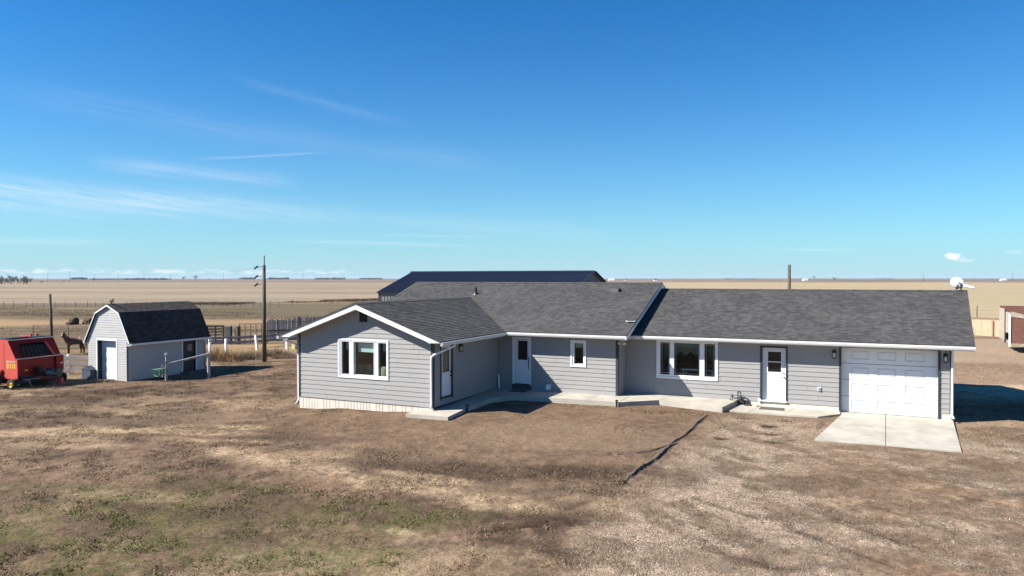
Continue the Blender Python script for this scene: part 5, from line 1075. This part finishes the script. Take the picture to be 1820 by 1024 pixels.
pts = [gp(368, 622, -.5), gp(415, 621, -.5), gp(455, 619, -.5), gp(490, 616, -.5), gp(540, 612, -.5)]
for h in (.50, .86):
    mb = MB(); 
    for a, b in zip(pts, pts[1:]): mb.beam((a[0], a[1], gz(*a) + h - .04), (b[0], b[1], gz(*b) + h), .05, .18)
    mb.build('rail', mat('bluish_grey_board', (.17, .17, .20), .85, var=.3, scale=3), f)
mb = MB(); x, y = gp(524, 622, -.5); mb.box(x - .22, y - .2, gz(x, y) - .05, x + .25, y + .2, gz(x, y) + .45); tag(mb.build('feed_sack', mat('yellow_sack', (.42, .36, .17), .8, var=.2), bevel=.08), 'yellowish feed sack beside the front wing, left of its corner', 'sack')
# far wire fence along the pasture
f = thing('wire_fence', (-130, 110, -.5), 'far wire fence of thin posts crossing the pasture behind the shed', 'fence')
rj = random.Random(11); fp = []
for i in range(34):
    u = -60 + i * 17.5 + rj.uniform(-5, 5); v = 547.5 - .004 * u + (1.2 if u > 300 else 0); x, y = gp(u, v, -.5); fp.append((x, y)); mb = MB(); gpost(mb, x, y, 1.10 + rj.uniform(-.2, .2), .07, lean=(rj.uniform(-.06, .06), 0), round_=True); mb.build('post', WOODP, f)
for h in (.55, 1.0):
    mb = MB(); mb.tube([(x, y, gz(x, y) + h) for x, y in fp], .012, 4); mb.build('wire', GREYM, f)
f = thing('wire_fence', (20, 115, -.5), 'far wire fence of thin posts crossing the field right of the garage', 'fence')
fp = []
for i in range(6):
    x, y = 10 + i * 5.2, 118 - i * 1.2; fp.append((x, y)); mb = MB(); gpost(mb, x, y, 1.25 if i != 1 else 1.6, .12, round_=True); mb.build('post', WOODP, f)
for h in (.5, 1.0):
    mb = MB(); mb.tube([(x, y, gz(x, y) + h) for x, y in fp], .014, 4); mb.build('wire', GREYM, f)

# poles
def util_pole(loc, h, r0, r1, label, arms=(), group=None):
    t = thing('utility_pole', (loc[0], loc[1], gz(loc[0], loc[1])), label, 'pole', group); mb = MB(); mb.tube([(0, 0, -.5), (0, 0, h * .5), (0, 0, h)], [r0, (r0 + r1) / 2, r1], 12); mb.build('pole', WOODP, t, local=True, smooth=True); return t
up = util_pole((-33.9, 35.7), 6.15, .14, .10, 'tall wooden utility pole with three insulators between shed and house')
mb = MB(); mb.tube([(.1, -.08, 5.7), (.11, -.09, 6.75)], .03, 6); mb.build('ground_rod', BLACKM, up, local=True)
for k, z in enumerate((6.05, 5.45, 4.95)):
    mb = MB(); a = Vector((-.08, -.02, z + .02)); b = a + Vector((-.42, -.12, -.08)); mb.tube([a, b], .016, 6); mb.lathe(b + Vector((.10, .02, .12)), (-.62, -.16, -.55), [(0, .02), (.02, .055), (.05, .06), (.09, .035), (.13, .06), (.17, .06), (.20, .035), (.24, .058), (.29, .055), (.33, .015)], 10); mb.build('insulator', BLACKM, up, local=True)
util_pole((-48.35, 31.5), 4.3, .10, .08, 'thin dark leaning post rising behind the red baler').rotation_euler = (0, R(-3), 0)
util_pole((-5.2, 70.0), 6.5, .16, .13, 'bare wooden pole rising behind the garage roof')
pw = thing('power_line', (-33.9, 35.7, 5), 'three thin power wires running left from the tall utility pole', 'wires')
for k, z in enumerate((6.05, 5.45, 4.95)):
    A = Vector((-34.4, 35.58, -.47 + z - .06)); B = Vector((*ld((300 - 910) / 1307.5 * 330, 330), 6.3 - .5 * k)); mb = MB(); mb.tube([A.lerp(B, t / 12) - Vector((0, 0, 3.2 * (t / 12) * (1 - t / 12))) for t in range(13)], .005, 4); mb.build('wire', BLACKM, pw)
# old hay bales lying in the pasture
def bale(u, v, rx, ry, rz_, label, sd_):
    x, y = gp(u, v, -.5); rr = random.Random(sd_); bm = bmesh.new(); bmesh.ops.create_icosphere(bm, subdivisions=3, radius=1)
    for q in bm.verts:
        n = q.co.copy(); s = Vector([math.copysign(abs(t) ** .55, t) for t in n]); q.co = Vector((s.x * rx, s.y * ry, max(-.3, s.z * rz_))) * (1 + rr.uniform(-.07, .07))
    me = bpy.data.meshes.new('hay_bale'); bm.to_mesh(me); bm.free(); me.materials.append(BALEM); o = bpy.data.objects.new('hay_bale', me); COL.objects.link(o); o.location = (x, y, gz(x, y) + rz_ * .5); o.rotation_euler = (0, 0, rr.uniform(0, 1)); tag(o, label, 'hay bale', 'old bales in the pasture')
bale(131, 577, .42, .45, .55, 'upright dark old hay bale in the pasture above the horse', 1); bale(124.5, 577.5, .38, .4, .24, 'flat slumped old hay bale left of the upright one in the pasture', 2); bale(158, 576.5, .55, .5, .5, 'dark old hay bale half hidden by the left shed roof slope', 3); bale(148, 576, .17, .2, .18, 'smallest dark clump of old hay between the pasture bales', 4)

# ------------------------------------------------------------------ right edge: old grain wagon and tan bunk wall
wg = thing('grain_wagon', (13, 65, -.5), 'old brown open grain wagon with pale side boards at the right edge', 'wagon')
wz = -.5; X0, X1, Y0, Y1 = 10.2, 14.6, 62.6, 66.9
mb = MB(); mb.box(X0, Y0, .20, X1, Y0 + .08, 2.02); mb.build('front_board', WAGONB, wg)
mb = MB(); mb.hexa([(X0 + .02, Y0 - .05, 2.12), (X0 + 1.0, Y0 - .05, 1.95), (X0 + 1.0, Y0 - .01, 1.95), (X0 + .02, Y0 - .01, 2.12), (X0 + .02, Y0 - .05, 2.48), (X0 + 1.0, Y0 - .05, 2.20), (X0 + 1.0, Y0 - .01, 2.20), (X0 + .02, Y0 - .01, 2.48)]); mb.box(X0 + 1.01, Y0 - .05, 1.86, X1, Y0 - .01, 2.14); mb.build('top_board', WAGONW, wg)
mb = MB(); mb.box(X0, Y1 - .08, .2, X1, Y1, 2.75); mb.build('back_board', WAGONB, wg)
mb = MB(); mb.box(X0 - .05, Y0 + .09, .9, X0, Y0 + 1.6, 2.40); mb.box(X0 - .05, Y0 + 2.1, .3, X0, Y1 - .09, 2.60); mb.build('side_board', WAGONW, wg)
mb = MB(); mb.box(X0 - .10, Y0 - .06, -.05, X0 - .002, Y0 + .07, 2.30); mb.build('corner_post', POSTW, wg)
mb = MB(); mb.box(X0 - .08, Y0 + 1.7, .1, X0, Y0 + 1.85, 2.6); mb.build('stake', CHAR, wg)
mb = MB(); mb.box(X0 + .01, Y0 + .1, .2, X1, Y1 - .1, .3); mb.box(X0 + .6, Y0 - .01, -.02, X1, Y0 + .12, .19, 0); mb.build('floor', WAGONW, wg)
for yy in (Y0 + .55, Y1 - 1.2):
    for xx in (X0 + 1.75, X1 - .3): wheel('wheel', (xx - 13, yy - 65, .36), .38, .24, wg, (1, 0, 0), RED_SUN)
bk = thing('feed_bunk', (11.4, 80, -.5), 'tan sheet feed bunk wall beyond the yard, left of the brown wagon', 'feed bunk')
mb = MB()
for k in range(6): mb.hexa([Vector((8.6 + k * .72, 81.6 - k * .55, -.6)), Vector((8.6 + (k + 1) * .72 - .015, 81.6 - (k + 1) * .55, -.6)), Vector((8.6 + (k + 1) * .72 - .015, 81.75 - (k + 1) * .55, -.6)), Vector((8.6 + k * .72, 81.75 - k * .55, -.6)), Vector((8.6 + k * .72, 81.6 - k * .55, 1.0)), Vector((8.6 + (k + 1) * .72 - .015, 81.6 - (k + 1) * .55, 1.0)), Vector((8.6 + (k + 1) * .72 - .015, 81.75 - (k + 1) * .55, 1.0)), Vector((8.6 + k * .72, 81.75 - k * .55, 1.0))])
mb.build('panel', TAN, bk)
mb = MB(); mb.beam((7.2, 82.7, 1.10), (14.5, 77.2, 1.16), .16, .14); mb.build('top_rail', RUST, bk)
mb = MB(); mb.tube([(11.55, 79.2, -.6), (11.55, 79.2, 1.0)], .04, 6); mb.build('upright', RUST, bk)
for k in range(5): mb = MB(); mb.tube([(14.5 + k * .9, 90, -.5), (14.5 + k * .9, 90, .9 + .3 * (k % 2))], .06, 6); mb.build('upright', POSTW, bk)

# ------------------------------------------------------------------ vegetation and loose stones
def attr_mat(name, rough=.9, spec=.15, trans=False):
    m, nt, b = new_mat(name); N = nt.nodes.new; L = nt.links.new; vc = N('ShaderNodeVertexColor'); vc.layer_name = 'col'
    L(vc.outputs[0], b.inputs['Base Color']); b.inputs['Roughness'].default_value = rough; b.inputs['Specular IOR Level'].default_value = spec; return m
GRASSM = attr_mat('grass_blades'); STONEM = attr_mat('loose_stones'); TWIGM = attr_mat('dry_twigs')
def np_mesh(name, V, F, colr, m, parent=None):
    me = bpy.data.meshes.new(name); me.vertices.add(len(V)); me.vertices.foreach_set('co', V.astype(np.float32).ravel()); k = F.shape[1]
    me.loops.add(F.size); me.loops.foreach_set('vertex_index', F.astype(np.int32).ravel()); me.polygons.add(len(F)); me.polygons.foreach_set('loop_start', np.arange(0, F.size, k)); me.polygons.foreach_set('loop_total', np.full(len(F), k)); me.update()
    ca = me.color_attributes.new('col', 'FLOAT_COLOR', 'POINT'); ca.data.foreach_set('color', np.concatenate([colr, np.ones((len(V), 1))], 1).astype(np.float32).ravel())
    me.materials.append(m); o = bpy.data.objects.new(name, me); COL.objects.link(o)
    if parent is not None: o.parent = parent
    return o
rg = np.random.default_rng(5)
def blades(P, n, h0, h1, w, spread, lean, colf, rg=rg):
    """n blades around each root point; colf gives a colour per blade"""
    N = len(P) * n; root = np.repeat(P, n, 0).copy(); root[:, :2] += rg.normal(0, spread, (N, 2)); th = rg.uniform(0, 2 * np.pi, N); h = rg.uniform(h0, h1, N)
    dx = np.stack([np.cos(th), np.sin(th), np.zeros(N)], 1) * (w * rg.uniform(.6, 1.4, N))[:, None] / 2
    tip = root + np.stack([rg.normal(0, lean, N) * h, rg.normal(0, lean, N) * h, h], 1); V = np.stack([root - dx, root + dx, tip], 1).reshape(-1, 3); V[0::3, 2] -= .01; V[1::3, 2] -= .01
    c = np.repeat(colf(N), 3, 0); return V, np.arange(N * 3).reshape(-1, 3), c
def sample_area(n, d0, d1, umax=.78):
    d = np.sqrt(rg.uniform(d0 ** 2, d1 ** 2, n)); l = rg.uniform(-umax, umax, n) * d; return l * RT[0] + d * FR[0], l * RT[1] + d * FR[1]
def in_house(x, y):
    return ((x > -22) & (x < WR + .98) & (y > WF - .03) & (y < 41)) & ~((x < WL - .05) & (y < HF)) | ((x >= WR) & (x < HR + .6) & (y > 27.4) & (y < 41)) | ((x >= HR) & (x < GR + .1) & (y > 28.2) & (y < 41)) | ((x > -15) & (x < -13) & (y > 22.7) & (y < 28)) | ((x > -1.3) & (x < 3.3) & (y > 25.4) & (y < 31)) | ((x > -37.1) & (x < -33.9) & (y > 26) & (y < 31.2))
def surf(x, y):
    c, a, det = cover(x, y); z = gbase(x, y); hard = sstep(-22, -20.2, x) * (1 - sstep(4.5, 6, x)) * sstep(21.5, 23.2, y) * (1 - sstep(41, 44, y)); near = 1 - sstep(45, 120, np.hypot(x, y))
    z = z + near * (1 - .8 * hard) * ((fbm(x, y, .35, 3, 3) - .5) * .10 + (fbm(x, y, 2.2, 3, 5) - .5) * .05 * (1 - .55 * a[:, 1]) + det); return c, a, z
def build_turf():
    x, y = sample_area(300000, 11.5, 47); c, a, z = surf(x, y); d = np.hypot(x, y)
    patch = fbm(x, y, 1.4, 4, 201); keep = (rg.uniform(0, 1, len(x)) < a[:, 0] * (.06 + 1.0 * sstep(.46, .62, patch))) & ~in_house(x, y)
    x, y, z, c, a = x[keep], y[keep], z[keep], c[keep], a[keep]; P = np.stack([x, y, z], 1); n = 4
    ge = np.repeat(a[:, 2], n); st = np.repeat(a[:, 3], n); base = np.repeat(c, n, 0)
    def colf(N):
        u = rg.uniform(0, 1, N); k = base * rg.uniform(.85, 1.9, N)[:, None]
        k = np.where((u < .22 + .5 * st)[:, None], np.array([.27, .20, .13]) * rg.uniform(.6, 1.15, N)[:, None], k)
        k = np.where((u > 1 - (.04 + .95 * ge))[:, None], np.array([.085, .115, .022]) * rg.uniform(.55, 1.35, N)[:, None], k)
        return np.where((u > .40)[:, None] & (u < .42)[:, None], np.array([.06, .042, .03]), k)
    V, F, cc = blades(P, n, .014, .050, .022, .05, 1.0, colf); o = np_mesh('grass', V, F, cc, GRASSM); tag(o, 'short dry turf with greening patches in front of the house', 'grass', kind='stuff')
    # rank tufts across the pasture
    x, y = sample_area(60000, 44, 150, .80); l = x * RT[0] + y * RT[1]; dd = x * FR[0] + y * FR[1]; c, a, det = cover(x, y); patch = fbm(l * .4, dd, .09, 4, 211)
    edge = np.where(l > -15, 84, 156 + 1.25 * np.clip(l + 58, 0, 34)); keep = (rg.uniform(0, 1, len(x)) < sstep(.42, .60, patch)) & (dd < edge) & ~((x > -40) & (x < -19) & (y > 54) & (y < 68)) & ~((x > 3) & (x < 20) & (y < 80)); x, y, c = x[keep], y[keep], c[keep]; P = np.stack([x, y, np.full(len(x), -.52)], 1); base = np.repeat(c, 6, 0)
    V, F, cc = blades(P, 6, .03, .14, .07, .35, .9, lambda N: base * rg.uniform(.45, 1.35, N)[:, None]); o = np_mesh('pasture_grass', V, F, cc, GRASSM); tag(o, 'tufted dry pasture grass between the yard and the far fence', 'grass', kind='stuff')
build_turf()
def build_stones():
    x, y = sample_area(95000, 11.5, 40); c, a, z = surf(x, y); keep = (rg.uniform(0, 1, len(x)) < np.clip(a[:, 1] * .9 + .035, 0, 1)) & ~in_house(x, y); x, y, z, c, a = x[keep], y[keep], z[keep], c[keep], a[keep]; n = len(x)
    r = rg.uniform(.008, .021, n) * (1 + (rg.uniform(0, 1, n) > .96) * 1.0); ax = rg.uniform(.7, 1.4, (n, 3)) * r[:, None]; ax[:, 2] *= .7
    oct_ = np.array([[1, 0, 0], [0, 1, 0], [-1, 0, 0], [0, -1, 0], [0, 0, 1]]); th = rg.uniform(0, 6.28, n); co, si = np.cos(th), np.sin(th)
    V = oct_[None] * ax[:, None, :]; X = V[..., 0] * co[:, None] - V[..., 1] * si[:, None]; Y = V[..., 0] * si[:, None] + V[..., 1] * co[:, None]; Z = V[..., 2] + (z + r * .15)[:, None]
    V = np.stack([X + x[:, None], Y + y[:, None], Z], -1).reshape(-1, 3); f = np.array([[0, 1, 4], [1, 2, 4], [2, 3, 4], [3, 0, 4]]); F = (f[None] + (np.arange(n) * 5)[:, None, None]).reshape(-1, 3)
    u = rg.uniform(0, 1, n)[:, None]; k = np.where(u < .35, np.array([.22, .172, .125]), np.where(u < .72, np.array([.175, .132, .092]), np.where(u < .78, np.array([.26, .215, .165]), np.array([.09, .065, .045])))) * rg.uniform(.7, 1.2, n)[:, None]
    k = np.where((a[:, 1] < .2)[:, None], c * rg.uniform(.5, 1.3, n)[:, None], k)
    o = np_mesh('gravel', V, F, np.repeat(k, 5, 0), STONEM); tag(o, 'loose gravel and clods scattered over the yard', 'gravel', kind='stuff')
build_stones()
# clumps of tall dry grass and brush
def clump(name, x, y, rx, ry, n, h0, h1, w, cols, label, cat, rot=.5, group=None, lean=.25):
    P = np.zeros((n, 3)); t = rg.uniform(0, 6.28, n); q = np.sqrt(rg.uniform(0, 1, n)); u, v = np.cos(t) * q * rx, np.sin(t) * q * ry; P[:, 0] = u * math.cos(rot) - v * math.sin(rot); P[:, 1] = u * math.sin(rot) + v * math.cos(rot); P[:, 2] = -.05
    hs = (1 - .45 * q ** 2); cols = np.array(cols)
    V, F, cc = blades(P, 1, h0, h1, w, .03, lean, lambda N: cols[rg.integers(0, len(cols), N)] * rg.uniform(.6, 1.3, N)[:, None]); V[2::3, 2] *= hs
    o = np_mesh(name, V, F, cc, GRASSM); o.location = (x, y, gz(x, y)); tag(o, label, cat, group); return o
ORG = [(.36, .22, .10), (.30, .17, .075), (.42, .29, .16), (.16, .085, .04)]; BRN = [(.13, .085, .055), (.19, .13, .09), (.08, .055, .045), (.27, .22, .17)]; STR = [(.36, .28, .17), (.28, .21, .13), (.20, .14, .09)]
x, y = gp(384, 641, -.5); clump('tall_grass', x, y, 1.35, .6, 900, .5, 1.25, .03, ORG, 'tall orange dry grass clump beside the back corner of the shed', 'grass clump')
x, y = gp(405, 644, -.5); clump('tall_grass', x, y, 1.1, .5, 420, .25, .7, .03, ORG + BRN, 'lower brown dry grass clump right of the tall orange one', 'grass clump')
for i, (u, v, rx, n, h, cs, lab) in enumerate(((430, 640, .9, 700, .75, BRN, 'dark brown weed clump midway between shed and utility pole'), (446, 636, .8, 600, .8, STR, 'pale dry weed clump just left of the utility pole'), (460, 640, .6, 200, .4, BRN + STR, 'small mixed weed clump at the foot of the utility pole'), (488, 634, 1.1, 900, .85, BRN, 'dark tangled brush right of the utility pole'), (505, 638, .9, 600, .6, STR + BRN, 'straw and brown weeds left of the front wing downspout'), (519, 634, .5, 160, .35, BRN, 'small dark weeds by the yellow feed sack'))):
    x, y = gp(u, v, -.5); clump('weed_clump', x, y, rx, .5, n, h * .3, h, .025, cs, lab, 'weed clump', group='dry weeds by the rail fence', lean=.6)
x, y = gp(165, 679, -.48); clump('weed_clump', x, y, .9, .25, 160, .1, .35, .02, STR, 'sparse straw weeds along the front of the shed', 'weed clump', .2, 'dry weeds by the rail fence', .5)
x, y = gp(60, 690, -.48); clump('weed_clump', x, y, 1.8, .3, 260, .08, .25, .02, STR, 'short straw weeds under the red baler', 'weed clump', .4, 'dry weeds by the rail fence', .5)
clump('weed_clump', 8.2, 79.5, 1.6, .6, 420, .3, 1.1, .05, ORG + STR, 'yellow dry weeds heaped against the tan feed bunk', 'weed clump', -.6, 'dry weeds by the rail fence', .5)
clump('brush_heap', 9.0, 80.6, .8, .5, 220, .5, 1.4, .07, BRN, 'dark brush heap at the left end of the tan feed bunk', 'brush', -.6, None, .6)
# the brushy ditch along the far field edge
n = 4200; l = rg.uniform(-70, -20, n); e = 156 + 1.25 * np.clip(l + 58, 0, 34); dd = e - 4 + rg.normal(0, 2.2, n) - (rg.uniform(0, 1, n) < .3) * rg.uniform(0, 16, n) * (l > -56) * (l < -34); px, py = l * RT[0] + dd * FR[0], l * RT[1] + dd * FR[1]
kp = fbm(l, dd, .06, 4, 301) > .44; P = np.stack([px, py, np.full(n, -.55)], 1)[kp]; BR = np.array([(.10, .06, .035), (.16, .10, .06), (.07, .045, .03), (.24, .16, .09)])
V, F, cc = blades(P, 5, .15, .55, .13, .4, .8, lambda N: BR[rg.integers(0, 4, N)] * rg.uniform(.7, 1.2, N)[:, None]); tag(np_mesh('ditch_brush', V, F, cc, GRASSM), 'brown brush lining the ditch at the edge of the far pale field', 'brush', kind='stuff')

# bare trees far across the fields
def bare_tree(name, h, seed, label, group, loc, col=(.12, .108, .11)):
    rr = random.Random(seed); t = thing(name, loc, label, 'tree', group); tr = MB(); cr = MB()
    def grow(p, d, L_, r, lev):
        q = p + d * L_; (tr if lev < 2 else cr).tube([p, (p + q) / 2 + Vector((rr.uniform(-.05, .05), rr.uniform(-.05, .05), 0)) * L_, q], [r, r * .85, r * .65], 4 if lev < 2 else 3, False)
        if lev >= 4: return
        for k in range(3 if lev else 5):
            a = rr.uniform(0, 6.28); s = rr.uniform(.35, .85); nd = (d + Vector((math.cos(a) * s, math.sin(a) * s, rr.uniform(-.05, .25)))).normalized(); grow(p + (q - p) * rr.uniform(.55, 1), nd, L_ * rr.uniform(.55, .8), max(r * .55, .05), lev + 1)
    grow(Vector((0, 0, -.3)), Vector((rr.uniform(-.1, .1), rr.uniform(-.1, .1), 1)).normalized(), h * .34, h * .035, 0)
    m = mat('bare_bark', col, .9); tr.build('trunk', m, t, local=True); cr.build('crown', m, t, local=True); return t
def at(u, d, zz=-.5): return (*ld((u - 910) / 1307.5 * d, d), zz)
protos = [bare_tree('bare_tree', 8.5 + k, 40 + k, 'bare cottonwood in the grove on the left horizon', 'grove of bare trees on the left horizon', at(4 + 14 * k, 640 + 40 * k)) for k in range(4)]
rj = random.Random(23)
for i in range(60):
    o = copy_tree(protos[i % 4]); u = rj.uniform(-35, 50) if i < 52 else rj.uniform(40, 54); o.location = at(u, rj.uniform(600, 1000)); s_ = rj.uniform(.45, .95); o.scale = (s_, s_, s_ * rj.uniform(.8, 1.1)); o.rotation_euler = (0, 0, rj.uniform(0, 6.28))
for (u, d, s_, lab) in ((325, 1500, 1.5, 'broad bare tree on the horizon left of the tall narrow one, above the shed'), (348, 1400, 1.6, 'tall narrow bare tree on the horizon between shed roof and utility pole'), (74, 700, .45, 'small bare bush at the right end of the left horizon grove'), (113, 1100, .5, 'lone small bush on the horizon above the red baler'), (287, 1700, 1.0, 'small bare tree on the horizon above the shed ridge'), (371, 2000, 1.0, 'faint small bare tree right of the tall narrow one on the horizon'), (1447, 2400, 1.9, 'dark rounded tree on the right horizon, right of the bare pole'), (1483, 1500, 1.0, 'wide low bare tree on the horizon above the garage roof')):
    o = copy_tree(protos[rj.randrange(4)]); o.location = at(u, d); o.scale = (s_ * (1.5 if 'broad' in lab or 'wide' in lab else 1), s_ * 1.2, s_); o['label'] = lab; del o['group']
def treeline(name, u0, u1, d, h, n, label, col):
    bl = []; P = np.zeros((n, 3)); u = rg.uniform(u0, u1, n); dd = d * rg.uniform(.97, 1.03, n); l = (u - 910) / 1307.5 * dd; P[:, 0] = l * RT[0] + dd * FR[0]; P[:, 1] = l * RT[1] + dd * FR[1]; P[:, 2] = -.5
    prof = .45 + .75 * fbm(u * 1.0, u * 0, .35, 3, 401); cols = np.array(col); V, F, cc = blades(P, 3, h * .5, h, h * .35, h * .4, .25, lambda N: cols * rg.uniform(.8, 1.2, N)[:, None]); V[2::3, 2] = -.5 + (V[2::3, 2] + .5) * np.repeat(prof, 3); tag(np_mesh(name, V, F, cc, GRASSM), label, 'trees', kind='stuff')
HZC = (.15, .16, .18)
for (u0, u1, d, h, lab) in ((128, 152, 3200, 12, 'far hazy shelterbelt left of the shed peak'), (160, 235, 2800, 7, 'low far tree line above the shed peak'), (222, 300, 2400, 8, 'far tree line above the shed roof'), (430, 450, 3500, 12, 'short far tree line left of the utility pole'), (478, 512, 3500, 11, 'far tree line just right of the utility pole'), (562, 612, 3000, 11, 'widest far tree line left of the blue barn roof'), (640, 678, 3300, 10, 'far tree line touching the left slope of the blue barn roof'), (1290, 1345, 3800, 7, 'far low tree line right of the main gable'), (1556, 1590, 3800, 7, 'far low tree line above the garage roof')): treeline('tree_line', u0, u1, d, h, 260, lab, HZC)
fp_ = [util_pole(at(85, 1250), 14, .22, .18, 'distant power poles along the left horizon', group='distant power poles')]
for u in (124, 167, 210, 256, 303, 397, 538): o = copy_tree(fp_[0]); o.location = at(u, 1300 + rj.uniform(-100, 150)); o.scale = (1, 1, rj.uniform(.85, 1.2))
o = copy_tree(fp_[0]); o.location = at(1641, 1000); o.scale = (.9, .9, .85); o['label'] = 'distant power pole above the garage roof left of the dish'; o = copy_tree(fp_[0]); o.location = at(1799, 1500); o.scale = (1.4, 1.4, 1.15); o['label'] = 'distant power pole on the horizon at the right edge'
for (u, d, w_, lab) in ((1087, 1500, 11, 'white farm shed on the horizon right of the blue barn'), (1112, 1700, 6, 'small white house on the horizon, second right of the blue barn'), (1165, 1400, 5, 'small white shed on the horizon just left of the main gable peak'), (1432, 1500, 9, 'white farm building on the horizon right of the bare pole'), (1785, 1400, 10, 'long white shed on the horizon at the right edge')):
    x, y, z = at(u, d); b_ = thing('farm_building', (x, y, z), lab, 'farm building', None, R(YAW)); mb = MB(); mb.box(-w_ / 2, 0, 0, w_ / 2, 6, 2.6); mb.build('wall', WHITE, b_, local=True); mb = MB(); mb.prism([(-w_ / 2 - .3, -.3, 2.6), (-w_ / 2 - .3, 3, 4.2), (-w_ / 2 - .3, 6.3, 2.6)], (w_ + .6, 0, 0)); mb.build('roof', GUTTER if w_ > 8 else CHAR, b_, local=True)

# clear, very thin air over the plain
hzm = bpy.data.materials.new('haze'); hzm.use_nodes = True; nt = hzm.node_tree; nt.nodes.clear(); o_ = nt.nodes.new('ShaderNodeOutputMaterial'); pv_ = nt.nodes.new('ShaderNodeVolumePrincipled'); pv_.inputs['Color'].default_value = (.72, .84, 1, 1); pv_.inputs['Density'].default_value = 3e-5; pv_.inputs['Anisotropy'].default_value = 0; nt.links.new(pv_.outputs[0], o_.inputs['Volume'])
mb = MB(); mb.box(-9500, -9500, -12, 9500, 9500, 30); tag(mb.build('haze', hzm), kind='stuff')
